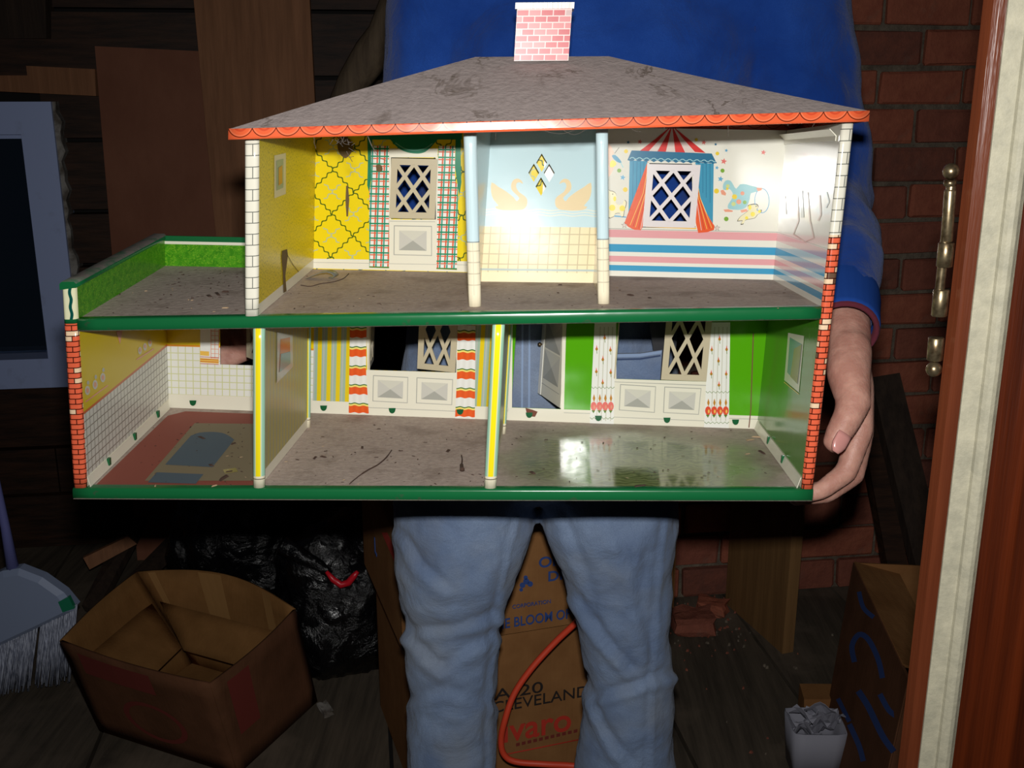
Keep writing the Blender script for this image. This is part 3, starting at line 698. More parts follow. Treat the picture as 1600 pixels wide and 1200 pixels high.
# lattice casements
def casement(name, x0, x1, z0, z1, m_, parent, y=DEP - .002, fw=.0075, bwid=.0044, hinge_x=None, ang=0.0, th=.0016):
    mb_ = MB()
    def bar(p, q, w_):
        d = Vector((q[0] - p[0], q[1] - p[1])); n_ = Vector((-d.y, d.x)).normalized() * w_ / 2
        ns = 5
        for k_ in range(ns):
            a = Vector(p).lerp(Vector(q), k_ / ns); b = Vector(p).lerp(Vector(q), (k_ + 1) / ns)
            c_ = [a - n_, b - n_, b + n_, a + n_]
            mb_.hexa([(c_[0].x, y, c_[0].y), (c_[1].x, y, c_[1].y), (c_[1].x, y + th, c_[1].y), (c_[0].x, y + th, c_[0].y)], [(c_[3].x, y, c_[3].y), (c_[2].x, y, c_[2].y), (c_[2].x, y + th, c_[2].y), (c_[3].x, y + th, c_[3].y)])
    h = fw / 2
    bar((x0, z0 + h), (x1, z0 + h), fw); bar((x0, z1 - h), (x1, z1 - h), fw); bar((x0 + h, z0 + fw), (x0 + h, z1 - fw), fw); bar((x1 - h, z0 + fw), (x1 - h, z1 - fw), fw)
    ix0, ix1, iz0, iz1 = x0 + fw * .8, x1 - fw * .8, z0 + fw * .8, z1 - fw * .8; W_, H_ = ix1 - ix0, iz1 - iz0
    def pt(u, v): return (ix0 + u * W_, iz0 + v * H_)
    for (a, b) in (((0, .5), (.5, 0)), ((0, 1), (1, 0)), ((.5, 1), (1, .5)), ((0, .5), (.5, 1)), ((0, 0), (1, 1)), ((.5, 0), (1, .5))): bar(pt(*a), pt(*b), bwid)
    if hinge_x is not None and ang:
        c_, s2 = math.cos(ang), math.sin(ang); mb_.v = [(hinge_x + (x_ - hinge_x) * c_ - (y_ - y) * s2, y + (x_ - hinge_x) * s2 + (y_ - y) * c_, z_) for x_, y_, z_ in mb_.v]
    return H(name, mb_, m_, parent)
casement('lattice_window', b_hole[0] + .0008, b_hole[1] - .0008, b_hole[2] + .001, b_hole[3] - .0008, 'tan', bw, y=DEP - .002, hinge_x=b_hole[0], ang=-.05)
casement('lattice_window', n_hole[0] + .0008, n_hole[1] - .0008, n_hole[2] + .001, n_hole[3] - .0008, 'pinkwhite', nw, y=DEP - .0024, hinge_x=n_hole[0], ang=-.04)
dm = (d_hole[0] + d_hole[1]) / 2
casement('lattice_window', B(648, 575)[0], d_hole[1] - .001, d_hole[2] + .0006, d_hole[3], 'tan', dw, hinge_x=d_hole[1] - .001, ang=-.26)
casement('lattice_window', d_hole[0] + .001, d_hole[0] + .046, d_hole[2] + .0006, d_hole[3], 'tan', dw, hinge_x=d_hole[0], ang=1.62)
casement('lattice_window', B(1034, 580)[0], l_hole[1] - .001, l_hole[2] + .0006, l_hole[3], 'tan', lw, hinge_x=l_hole[1], ang=-.04)
casement('lattice_window', l_hole[0] + .001, l_hole[0] + .05, l_hole[2] + .0006, l_hole[3], 'tan', lw, hinge_x=l_hole[0], ang=1.75)
casement('lattice_window', k_hole[1] - .056, k_hole[1] - .002, k_hole[2] + .0006, k_hole[3], 'tan', kw, hinge_x=k_hole[1] - .002, ang=-.72)
# the half open door
zd = o_hole[2] + .0012; hd = (o_hole[1] - .001, DEP + .001); fd_ = at_z(841, 614, zd); ztop = .1625
dv = Vector((fd_[0] - hd[0], fd_[1] - hd[1], 0)); DL = dv.length; dv.normalize(); dn = Vector((dv.y, -dv.x, 0)) 
if dn.y > 0: dn = -dn
def fD(u, v, o=0.0): return (hd[0] + dv.x * u + dn.x * o, hd[1] + dv.y * u + dn.y * o, v)
mb = MB()
def door_box(u0, u1, z0, z1, o0, o1, m_=0):
    c_ = [fD(u0, z0, o1), fD(u1, z0, o1), fD(u1, z0, o0), fD(u0, z0, o0)]; t_ = [fD(u0, z1, o1), fD(u1, z1, o1), fD(u1, z1, o0), fD(u0, z1, o0)]; mb.hexa(c_[::-1], t_[::-1], m_)
door_box(0, DL, zd, ztop, -.0012, 0)
leaf = H('open_door', mb, ['cream'], lw, 'half open cream door with three diamond panels')
mb = MB(); door_box(DL - .0085, DL + .0004, zd, ztop, -.0016, .0006); H('door_edge', mb, 'white', leaf)
dd = Dec('door_panels', leaf, fD, None)
pw0, pw1 = .010, DL - .013
for k_ in range(3):
    za = zd + .024 + k_ * .0405; zb = za + .0385; mx_, mz_ = (pw0 + pw1) / 2, (za + zb) / 2
    dd.raw([(pw0, za), (mx_, mz_), (pw0, zb)], 'g1'); dd.raw([(pw1, za), (pw1, zb), (mx_, mz_)], 'gl'); dd.raw([(pw0, za), (pw1, za), (mx_, mz_)], 'g2'); dd.raw([(pw0, zb), (mx_, mz_), (pw1, zb)], 'foldg')
dd.raw([(pw0 - .005, zd + .016), (pw1 + .003, zd + .016), (pw1 + .003, zd + .0168), (pw0 - .005, zd + .0168)], 'g2')
dd.done()
mb = MB(); kp = fD(DL - .003, zd + .066, .004); mb.ball(kp, .0028); mb.tube([fD(DL - .003, zd + .066, 0), kp], .0013, 8); H('door_knob', mb, 'brass', leaf)

# ---------------- printed details
def raised(name, parent, quad, fn, pick, label='printed cream panel with grey diamond facets'):
    """quad: px corners tl,tr,br,bl of the outer panel line"""
    d = Dec(name, parent, fn, pick, label); q_ = [Vector(p) for p in quad]
    def ins(t, tv): 
        f_ = lambda u, v: tuple((q_[0].lerp(q_[1], u)).lerp(q_[3].lerp(q_[2], u), v)); return [f_(t, tv), f_(1 - t, tv), f_(1 - t, 1 - tv), f_(t, 1 - tv)]
    o_ = ins(0, 0); i_ = ins(.022, .03)
    d.poly([o_[0], o_[1], i_[1], i_[0]], 'g2'); d.poly([o_[3], o_[0], i_[0], i_[3]], 'g2'); d.poly([o_[1], o_[2], i_[2], i_[1]], 'gl'); d.poly([o_[2], o_[3], i_[3], i_[2]], 'gl')
    p = ins(.14, .17); c_ = (sum(t[0] for t in p) / 4, sum(t[1] for t in p) / 4)
    d.poly([p[0], p[1], c_], 'foldg'); d.poly([p[1], p[2], c_], 'g1'); d.poly([p[2], p[3], c_], 'g2'); d.poly([p[3], p[0], c_], 'g1'); return d.done()
# bedroom
fb_ = fB(DEP)
d = Dec('window_surround', bw, fb_, B, 'cream printed window surround', .0003)
for q_ in ([(608, 232), (684, 232), (684, 246), (608, 246)], [(608, 343), (684, 343), (684, 421), (608, 419)], [(608, 246), (611, 246), (611, 343), (608, 343)], [(681, 246), (685, 246), (685, 343), (681, 343)]): d.poly(q_, 'cream')
d.poly([(609, 345), (680, 346), (680, 347), (609, 346)], 'gl', 1); d.done()
d = Dec('printed_baseboard', bw, fb_, B, None, .0002); d.poly([(485, 404), (770, 409), (770, 426), (485, 419)], 'cream'); d.poly([(485, 409.4), (770, 414.2), (770, 415), (485, 410.2)], 'gl', 1); d.done()
raised('printed_panel', bw, ((615.5, 352), (675, 353), (675, 400), (615, 398.5)), fb_, B)
d = Dec('checked_curtain', bw, fb_, B, 'left checked curtain'); d.poly([(580, 228), (608, 228), (608, 418), (577, 417), (577, 300), (580, 285)], 'check'); d.poly([(577, 416), (608, 417.5), (608, 419), (577, 418)], 'leaf', 1); d.done()
d = Dec('checked_curtain', bw, fb_, B, 'right checked curtain'); d.poly([(685, 228), (711, 228), (711, 282), (716, 290), (714, 420), (682, 419.5)], 'check'); d.poly([(682, 418.5), (714, 420), (714, 421.6), (682, 420.2)], 'leaf', 1); d.done()
d = Dec('green_valance', bw, fb_, B, 'green swag valance over the bedroom window')
d.poly([(574, 215), (582, 215), (580, 240), (580, 280), (577, 300), (574, 290), (575, 250)], 'tealg', 1); d.poly([(712, 215), (720, 215), (720, 250), (721, 285), (718, 306), (714, 282), (711, 262)], 'tealg', 1)
d.poly([(574, 206), (722, 206), (722, 218), (574, 218)], 'tealg', 1); d.poly(curve([(608, 216), (625, 233), (645, 239.5), (665, 237), (684, 218)]) + [(684, 214), (608, 214)], 'tealg', 1); d.line(curve([(618, 223), (632, 232), (648, 235), (664, 232), (676, 224)]), 1.6, 'tealh', 2); d.done()
d = Dec('framed_picture', bed_wall, fL(XU), SU, 'small framed flower picture')
d.poly([(428, 243), (446, 239), (446, 303), (428, 310)], 'g1'); d.poly([(431, 251), (442, 248), (442, 293), (431, 298)], 'picA', 1); d.poly([(434, 262), (440, 258), (440, 286), (434, 290)], 'picC', 2); d.done()
# bathroom swans
fq = lambda u, v, o=0.0: (u, yBath(u, v) - o, v); PB = lambda px, py: B(px, py, BY)
def pxl(x, y): return (700 + x / 3.75, 180 + y / 3.75)
sw = [(250, 400), (290, 425), (340, 455), (385, 490), (400, 510), (415, 490), (390, 465), (368, 440), (368, 405), (385, 382), (410, 378), (430, 392), (436, 408), (420, 400), (402, 402), (396, 425), (412, 455), (445, 478), (462, 500), (460, 535), (440, 556), (400, 562), (320, 562), (280, 552), (275, 540), (292, 535), (262, 500), (248, 455)]
d = Dec('printed_swan', bath, fq, PB, 'beige swan facing right'); d.poly([pxl(*p) for p in loop(sw, 2)], 'swan'); d.done()
d = Dec('printed_swan', bath, fq, PB, 'beige swan facing left'); d.poly([pxl(1090 - p[0], p[1]) for p in loop(sw, 2)][::-1], 'swan'); d.done()
# nursery
fn_ = lambda u, v, o=0.0: (u, yN(u, v) - o, v)
def nx(x, y): return (940 + x / 5.714, 190 + y / 5.714)
d = Dec('circus_tent', nw, fn_, B, 'red and white circus tent top over the nursery window')
top = [(590, -20), (615, -20), (640, -20), (665, -20), (690, -20)]
base = [330, 415, 495, 575, 660, 750, 835, 930]; apex = [(600 + i * 9, 60) for i in range(8)]
for i in range(7):
    c_ = 'red' if i % 2 == 0 else 'wp'; a, b = base[i], base[i + 1]; ta, tb = apex[i], apex[i + 1]
    mid = lambda p, x_: ((p[0] * .42 + x_ * .58) + (p[0] - x_) * .10, 165)
    d.poly([nx(*ta), nx(*tb), nx(*mid(tb, b)), nx(b, 280), nx(a, 272), nx(*mid(ta, a))], c_)
val = [(270, 258), (600, 270), (985, 285), (1028, 372)]
sc = []
for i in range(12):
    x_ = 1028 - i * 66; sc += [(x_, 362 - i * 2.2), (x_ - 33, 380 - i * 2.2)]
d.poly([nx(*p) for p in val + [p for p in sc if p[0] > 235] + [(232, 345)]], 'blued', 1)
d.line([nx(1020 - i * 16, 352 - i * .55 + (7 if i % 4 < 2 else -5)) for i in range(49)], 1.3, 'clown', 2); d.done()
d = Dec('blue_curtain', nw, fn_, B, 'left blue tent curtain'); d.poly([nx(252, 345), nx(412, 355), nx(400, 520), nx(330, 720), nx(240, 830)], 'blue')
for x_ in (285, 318, 350, 380): d.line([nx(x_, 350), nx(x_ - 8, 600 + (380 - x_))], .7, 'blued', 1)
d.done(); d = Dec('blue_curtain', nw, fn_, B, 'right blue tent curtain'); d.poly([nx(838, 365), nx(1002, 375), nx(990, 930), nx(930, 800), nx(850, 600)], 'blue')
for x_ in (872, 905, 935, 968): d.line([nx(x_, 370), nx(x_ - 2, 560 + (x_ - 850) * 1.4)], .7, 'blued', 1)
d.done()
d = Dec('orange_drape', nw, fn_, B, 'left orange striped drape'); 
lf = [nx(*p) for p in curve([(412, 360), (392, 520), (340, 680), (270, 800), (205, 900)], 4)]; bt = [nx(205, 910), nx(240, 940), nx(290, 965), nx(350, 968), nx(366, 940)]
d.poly(lf + bt + [nx(385, 780), nx(420, 480), nx(420, 362)], 'orange', 2)
for f_, c_ in ((.2, 'ochre'), (.4, 'deepo'), (.55, 'ochre'), (.75, 'deepo'), (.88, 'wp')):
    d.line([nx(412 + f_ * 8, 420), nx(360 + f_ * 55, 640), nx(225 + f_ * 140, 915 + f_ * 50)], .9, c_, 3)
d.star(nx(203, 925), 5.2, 'ink', 3); d.star(nx(203, 925), 4.3, 'wp', 4); d.done()
d = Dec('orange_drape', nw, fn_, B, 'right orange striped drape')
rf = [nx(*p) for p in curve([(838, 380), (852, 560), (900, 740), (960, 860), (1005, 930)], 4)]
d.poly(rf + [nx(1000, 965), nx(940, 985), nx(860, 992), nx(838, 900), nx(826, 700), nx(828, 400)], 'orange', 2)
for f_, c_ in ((.2, 'wp'), (.38, 'deepo'), (.55, 'ochre'), (.72, 'deepo'), (.86, 'ochre')): d.line([nx(832 + f_ * 6, 440), nx(835 + f_ * 50, 680), nx(860 + f_ * 140, 975 - f_ * 30)], .9, c_, 3)
d.star(nx(1028, 948), 5.0, 'ink', 3); d.star(nx(1028, 948), 4.1, 'wp', 4); d.done()
d = Dec('window_surround', nw, fn_, B, 'ochre printed window surround', .0003)
for q_ in ([(395, 925), (842, 945), (842, 958), (395, 940)], [(408, 366), (428, 366), (402, 925), (385, 925)], [(808, 378), (840, 380), (838, 930), (806, 930)]): d.poly([nx(*p) for p in q_], 'ochre' if q_[0] == (395, 925) else 'cream', 5)
d.done()
for x_, y_, r_, c_ in ((1092, 355, 5.2, 'starr'), (1445, 275, 4.2, 'starr'), (915, 186, 4.2, 'starr'), (1062, 512, 4.8, 'starb'), (1030, 412, 3.2, 'starb'), (190, 500, 4.6, 'starb'), (1115, 258, 3, 'starb'), (1020, 203, 2.6, 'blued'), (345, 180, 4, 'starr'), (240, 185, 3, 'blued')): d = Dec('printed_star', nw, fn_, B); d.star(nx(x_, y_), r_, c_, 0, .2); d.done()
for x_, y_, r_, c_ in ((1035, 285, 3, 'doty'), (1080, 438, 3.3, 'dotg'), (1025, 620, 4, 'doty'), (1110, 868, 3.6, 'dotg'), (220, 266, 3.2, 'doty'), (158, 438, 3.3, 'dotg'), (212, 608, 3.8, 'doty'), (848, 162, 2.6, 'doty')): d = Dec('printed_dot', nw, fn_, B); d.disc(nx(x_, y_), r_, c_); d.done()
d = Dec('printed_clown', nw, fn_, B, 'pale blue tumbling clown with hoop')
body = [(1085, 560), (1110, 525), (1150, 528), (1175, 565), (1200, 600), (1235, 560), (1290, 560), (1340, 575), (1395, 590), (1385, 625), (1330, 640), (1320, 690), (1290, 760), (1240, 785), (1190, 785), (1130, 778), (1128, 740), (1160, 690), (1170, 640), (1140, 600), (1120, 610), (1085, 605)]
d.poly([nx(*p) for p in loop(body, 2)], 'clown')
for x_, y_, r_, c_ in ((1185, 670, 4, 'doty'), (1222, 715, 4, 'clownr'), (1175, 735, 3.4, 'clownd'), (1275, 720, 3, 'dotg'), (1125, 575, 3, 'clownd'), (1255, 640, 3.2, 'clownr'), (1120, 600, 2, 'doty')): d.disc(nx(x_, y_), r_, c_, 1)
d.poly([nx(*p) for p in ((1060, 615), (1085, 608), (1110, 640), (1105, 660), (1070, 650))], 'clownr', 1); d.poly([nx(*p) for p in ((1085, 785), (1130, 782), (1170, 795), (1165, 805), (1100, 805))], 'clownr', 1); d.poly([nx(*p) for p in ((1235, 790), (1290, 780), (1300, 800), (1245, 812))], 'clownr', 1)
d.poly([nx(*p) for p in ((1380, 590), (1430, 592), (1425, 612), (1390, 622))], 'clownr', 1)
d.line([nx(1428 + 64 * math.cos(t), 705 + 108 * math.sin(t)) for t in lp(0, 2 * math.pi, 28)], 1.0, 'starb', 1); d.done()
d = Dec('printed_puppy', nw, fn_, B, 'leaping yellow puppy below the hoop')
pp = [(1205, 890), (1230, 850), (1270, 820), (1305, 790), (1300, 750), (1335, 735), (1380, 732), (1398, 755), (1385, 790), (1425, 785), (1420, 812), (1390, 830), (1365, 862), (1310, 872), (1275, 885), (1262, 915), (1235, 918), (1250, 885)]
d.poly([nx(*p) for p in loop(pp, 2)], 'ink', 0); d.poly([nx(1318 + (p[0] - 1318) * .93, 824 + (p[1] - 824) * .9) for p in loop(pp, 2)], 'pupw', 1); d.disc(nx(1320, 765), 4, 'pupy', 2, asp=.6); d.disc(nx(1345, 825), 3.6, 'pupy', 2); d.disc(nx(1290, 858), 2.6, 'pupy', 2); d.disc(nx(1405, 800), 2.4, 'pupy', 2); d.disc(nx(1376, 755), .9, 'ink', 3); d.done()
d = Dec('printed_puppy', nw, fn_, B, 'standing yellow puppy beside the partition')
pp = [(40, 620), (75, 615), (120, 630), (135, 665), (125, 700), (140, 740), (190, 738), (205, 700), (225, 720), (218, 760), (205, 800), (198, 850), (175, 850), (165, 820), (120, 825), (110, 850), (40, 850)]
d.poly([nx(*p) for p in loop(pp, 2)], 'ink'); d.poly([nx(125 + (p[0] - 125) * .94, 738 + (p[1] - 738) * .95) for p in loop(pp, 2)], 'pupw', 1); d.disc(nx(95, 770), 5, 'pupy', 2); d.disc(nx(185, 775), 4.6, 'pupy', 2); d.disc(nx(118, 690), 4, 'pupy', 2, asp=.6); d.disc(nx(100, 648), .9, 'ink', 2); d.poly([nx(110, 836), nx(220, 848), nx(220, 858), nx(115, 850)], 'starb', 0); d.done()
d = Dec('printed_fiddler', nw, fn_, B, 'little figure with a blue violin at the partition')
d.poly([nx(*p) for p in loop([(30, 200), (75, 205), (100, 250), (112, 285), (95, 305), (110, 400), (95, 450), (62, 500), (30, 500)], 2)], 'skinp'); d.poly([nx(*p) for p in loop([(80, 360), (105, 345), (135, 375), (110, 405), (75, 405)], 2)], 'pupy', 1); d.poly([nx(*p) for p in loop([(92, 305), (125, 300), (165, 340), (180, 370), (150, 365), (115, 340)], 2)], 'blue', 1); d.line([nx(118, 285), nx(158, 232)], .8, 'ink', 1); d.line([nx(170, 365), nx(195, 412)], 1.4, 'clown', 1); d.done()
for q_, w_, c_ in (([(1246, 300), (1248, 345), (1240, 366), (1258, 378), (1272, 372), (1266, 345), (1262, 300)], 2.0, 'faded'), ([(1281, 305), (1283, 335), (1279, 345)], 2.2, 'faded'), ([(1252, 298), (1254, 340)], 5, 'fadeb'), ([(1292, 300), (1296, 315), (1291, 325)], 1.6, 'fadeb'), ([(1226, 305), (1228, 335)], 3, 'g1')):
    d = Dec('faded_side_print', right_wall, fR(XR), SR, 'faded stroke of the circus print'); d.line(q_, w_, c_); d.done()
mb = MB(); mb.grid(lambda u, v: (XR - .0012 - .0065 * (v - HE) / .012 * -0 - (.007 if v > HE - .006 else .0), u, v), brk(.012, DEP - .002, (), .02), [HE - .016, HE - .011, HE - .0045], 0)
H('top_flange', mb, 'cream', right_wall).modifiers.new('thickness', 'SOLIDIFY').thickness = .0008
# kitchen
d = Dec('printed_kitchen_curtain', kw, fb_, B, 'cream kitchen curtain with orange brick border'); d.poly([(313, 505), (343, 506), (342, 569), (313, 567)], 'white'); d.poly([(313, 548), (327, 549), (327, 556), (313, 555)], 'ochre', 1); d.poly([(313, 559), (342, 561), (342, 568), (313, 566)], 'ochre', 1)
for y_ in (557, 560.5, 564, 567.5): d.line([(313, y_ + .2), (342, y_ + 1.6)], .8, 'deepo', 2)
for x_ in (330, 336, 342): d.line([(x_, 506), (x_, 560)], .9, 'clownr', 1)
for y_ in range(510, 560, 7): d.line([(330, y_), (342, y_ + .6)], .8, 'clownr', 1)
d.done()
d = Dec('printed_dish_shelf', left_wall, fL(XL), SL, 'row of printed dishes on the kitchen side wall')
for (x_, y_) in ((136, 610), (148, 601), (160, 590)): d.disc((x_, y_), 7.5, 'g1', 0, asp=.55); d.disc((x_, y_), 4, 'clownr', 1, asp=.5); d.disc((x_ + 1, y_ - 12), 3.5, 'gl', 0, asp=.6)
d.line([(133, 628), (168, 602)], 2, 'clownr'); d.done()
d = Dec('printed_dish_shelf', left_wall, fL(XL), SL, 'row of printed cups near the kitchen corner')
for (x_, y_) in ((218, 548), (226, 542), (234, 536)): d.disc((x_, y_), 6, 'g1', 0, asp=.5); d.disc((x_, y_ - 1), 3, 'clownr', 1, asp=.5)
d.line([(213, 562), (240, 545)], 2, 'clownr'); d.done()
d = Dec('printed_pennant', left_wall, fL(XL), SL, 'small pink pennant print'); d.poly([(181, 518), (191, 516), (187, 538)], 'clownr'); d.done()
def flange(name, parent, pick, inner, pts):                            # tin fold at the foot of an end wall
    m_ = MB(); ys_ = brk(.004, .244, (), .02); sgn = 1 if inner == XL else -1
    m_.grid(lambda u, v: (inner + sgn * (.0008 + .003 * (1 - v / .0115)), u, v), ys_, [.0006, .006, .0115], 0); o = H(name, m_, 'cream', parent); o.modifiers.new('thickness', 'SOLIDIFY').thickness = .0007
    for u in pts:
        t_ = MB(); t_.box((inner + sgn * .0010, u - .0022, .004), (inner + sgn * .0042, u + .0022, .0122)); H('fixing_tab', t_, 'dg', parent)
flange('foot_flange', left_wall, SL, XL, (.055, .13, .205)); flange('foot_flange', right_wall, SR, XR, (.085, .165))
# dining
d = Dec('window_surround', dw, fb_, B, 'cream printed panels below the dining window', .0003); d.raw([(d_hole[0] - .004, .001), (d_hole[1] + .004, .001), (d_hole[1] + .004, d_hole[2]), (d_hole[0] - .004, d_hole[2])], 'cream'); d.poly([(574, 636), (714, 642), (714, 643), (574, 637)], 'gl', 1); d.poly([(713, 500), (717, 500), (717, 586), (713, 586)], 'cream'); d.poly([(572, 500), (578, 500), (578, 580), (574, 580)], 'cream'); d.done()
raised('printed_panel', dw, ((583, 586), (638, 589), (637, 630), (582, 627)), fb_, B); raised('printed_panel', dw, ((651, 589.5), (708, 592.5), (706.5, 633), (650, 630)), fb_, B)
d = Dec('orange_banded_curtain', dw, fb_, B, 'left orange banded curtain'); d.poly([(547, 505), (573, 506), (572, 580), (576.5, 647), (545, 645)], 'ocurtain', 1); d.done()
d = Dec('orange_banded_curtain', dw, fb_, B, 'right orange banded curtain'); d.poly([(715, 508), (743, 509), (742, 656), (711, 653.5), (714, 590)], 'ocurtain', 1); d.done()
# living
d = Dec('window_surround', lw, fb_, B, 'cream printed panels below the living room window', .0003)
d.raw([(l_hole[0] - .003, .001), (l_hole[1] + .003, .001), (l_hole[1] + .003, l_hole[2]), (l_hole[0] - .003, l_hole[2])], 'cream'); d.poly([(958, 651), (1102, 657), (1102, 658), (958, 652)], 'gl', 1); d.poly([(960, 596), (1106, 601.5), (1106, 603), (960, 597)], 'gl', 1); d.poly([(960, 500), (963, 500), (963, 595), (960, 595)], 'cream'); d.poly([(1107, 500), (1111, 500), (1110, 601), (1107, 601)], 'cream'); d.done()
raised('printed_panel', lw, ((969, 600), (1025, 603.5), (1023, 645), (967, 641)), fb_, B); raised('printed_panel', lw, ((1038, 604), (1096, 606.5), (1092, 648), (1036, 645)), fb_, B)
d = Dec('door_surround', lw, fb_, B, 'cream printed door surround', .0003); d.poly([(790, 500), (801, 500), (800, 638), (793, 645)], 'cream'); d.poly([(879, 500), (885, 500), (881, 645), (876, 645)], 'cream'); d.poly([(793, 638.5), (881, 640.5), (881, 652), (793, 650)], 'cream'); d.poly([(821, 637), (832, 640), (840, 643), (836, 651), (824, 650)], 'rust', 2); d.done()
def lx(x, y): return (920 + x / 5.714, 500 + y / 5.714)
def tulip_curtain(q_, cols, rowsy, mats, label):
    d_ = Dec('tulip_curtain', lw, fb_, B, label); d_.poly([lx(*p) for p in q_], 'white', 1)
    x0a, x1a, x0b, x1b = q_[0][0], q_[1][0], q_[3][0], q_[2][0]; ya, yb_ = q_[0][1], q_[2][1]
    def X(f_, y_): t = (y_ - ya) / (yb_ - ya); return (x0a + (x0b - x0a) * t) * (1 - f_) + (x1a + (x1b - x1a) * t) * f_
    for f_ in (.28, .47, .66, .86): d_.line([lx(X(f_, y_), y_) for y_ in (60, 300, 600, 900)], 1.6, 'foldg', 2)
    for f_, y_ in rowsy:
        c_ = lx(X(f_, y_), y_); d_.disc(c_, 2.4, 'bird', 3, 8, .9); d_.poly([(c_[0] - 1, c_[1] - 1), (c_[0], c_[1] - 7), (c_[0] + 1.2, c_[1] - 1)], 'tul', 3); d_.line([(c_[0], c_[1]), (c_[0] + .6, c_[1] + 7)], .8, 'leaf', 3)
    yt = cols
    for f_ in (.13, .38, .62, .86):
        c_ = lx(X(f_, yt), yt); d_.disc(c_, 7, mats, 3, 10, .68); d_.disc((c_[0] + 1, c_[1] + 1), 3, 'ochre' if mats == 'tul' else 'clownr', 4, 8, .5); c2 = lx(X(f_, yt - 70), yt - 70); d_.poly([(c2[0] - 2, c2[1]), (c2[0], c2[1] - 7), (c2[0] + 2, c2[1]), (c2[0], c2[1] + 6)], 'bird', 3)
        c3 = lx(X(f_, yt + 52), yt + 52); d_.poly([(c3[0] - 3, c3[1] - 3), (c3[0] + 3, c3[1] - 3), (c3[0], c3[1] + 2)], 'leaf', 3)
    for yy in (yt - 165, yt + 108): d_.line([lx(X(i / 12, yy), yy + (8 if i % 2 else -8)) for i in range(13)], .8, 'leaf', 3)
    d_.done()
tulip_curtain([(52, 20), (240, 20), (222, 935), (8, 925)], 768, [(.15, 258), (.78, 268), (.45, 352), (.18, 460), (.82, 468), (.48, 560), (.5, 160)], 'tulp', 'left cream curtain with a row of red tulips')
tulip_curtain([(1072, 20), (1262, 20), (1250, 975), (1028, 965)], 808, [(.18, 265), (.85, 262), (.5, 365), (.2, 480), (.85, 482), (.55, 580), (.52, 170)], 'tul', 'right cream curtain with a row of red tulips')
d = Dec('framed_picture', right_wall, fR(XR), SR, 'framed landscape picture on the green side wall')
d.poly([(1232, 520), (1257, 525), (1249, 613), (1226, 594)], 'cream'); d.poly([(1235, 527), (1254, 538), (1247, 600), (1231, 582)], 'picA', 1); d.poly([(1242, 545), (1254, 538), (1247, 600), (1236, 588)], 'picB', 2); d.line([(1226, 597), (1249, 616)], 1.2, 'ochre', 1); d.done()
d = Dec('framed_picture', [o for o in house.children if o.name == 'kitchen_partition'][0], lambda u, v, o=0.0: (lambda t, s: (p1b[0] + (q1[0] - p1b[0]) * t + (p1t[0] - p1b[0]) * s * (1 - t) + (q1t[0] - q1[0]) * s * t + .0014 + o, p1b[1] + (q1[1] - p1b[1]) * t, v))((u - p1b[1]) / (q1[1] - p1b[1]), v / ktop), lambda px, py: (lambda p: (p[1], p[2]))(inv(px, py, 'x', p1b[0] + .003)), 'framed portrait on the striped partition')
d.poly([(433, 519), (454, 524), (454, 573), (432, 599)], 'gl'); d.poly([(437, 530), (450, 527), (450, 568), (435, 582)], 'picC', 1); d.poly([(437, 553), (450, 549), (450, 568), (435, 582)], 'picA', 2); d.done()
for wl, px, py in ((kw, 302, 629), (dw, 506, 637), (dw, 613, 641), (dw, 719, 643), (lw, 827, 648), (lw, 935, 653), (lw, 1042, 656), (lw, 1149, 659)):
    d = Dec('fixing_tab', wl, fb_, B, None, .0016); d.poly([(px - 5.5, py - 4)] + [(px + 5.2 * math.cos(t), py - 2 + 6.5 * math.sin(t)) for t in lp(math.pi, 0, 8)] + [(px + 5.5, py - 4)], 'dg'); d.done()
# dusty print on the kitchen floor
f0 = fF(0.0)
d = Dec('kitchen_floor_print', ground_floor, f0, G0, 'faded red and blue rug print on the kitchen floor', .0004)
d.poly([(150, 758), (262, 650), (290, 643), (398, 647), (398, 760), (300, 762)], 'rugr'); d.poly([(226, 752), (304, 662), (398, 663), (398, 752)], 'rugc', 1)
d.poly([(258, 727)] + curve([(298, 682), (312, 677), (335, 676), (352, 679), (366, 688)], 3) + [(332, 731)], 'rug', 2); d.poly([(245, 739), (318, 742), (306, 757), (231, 755)], 'rug', 2); d.poly([(348, 735), (368, 732), (372, 738), (352, 741)], 'picB', 2); d.done()

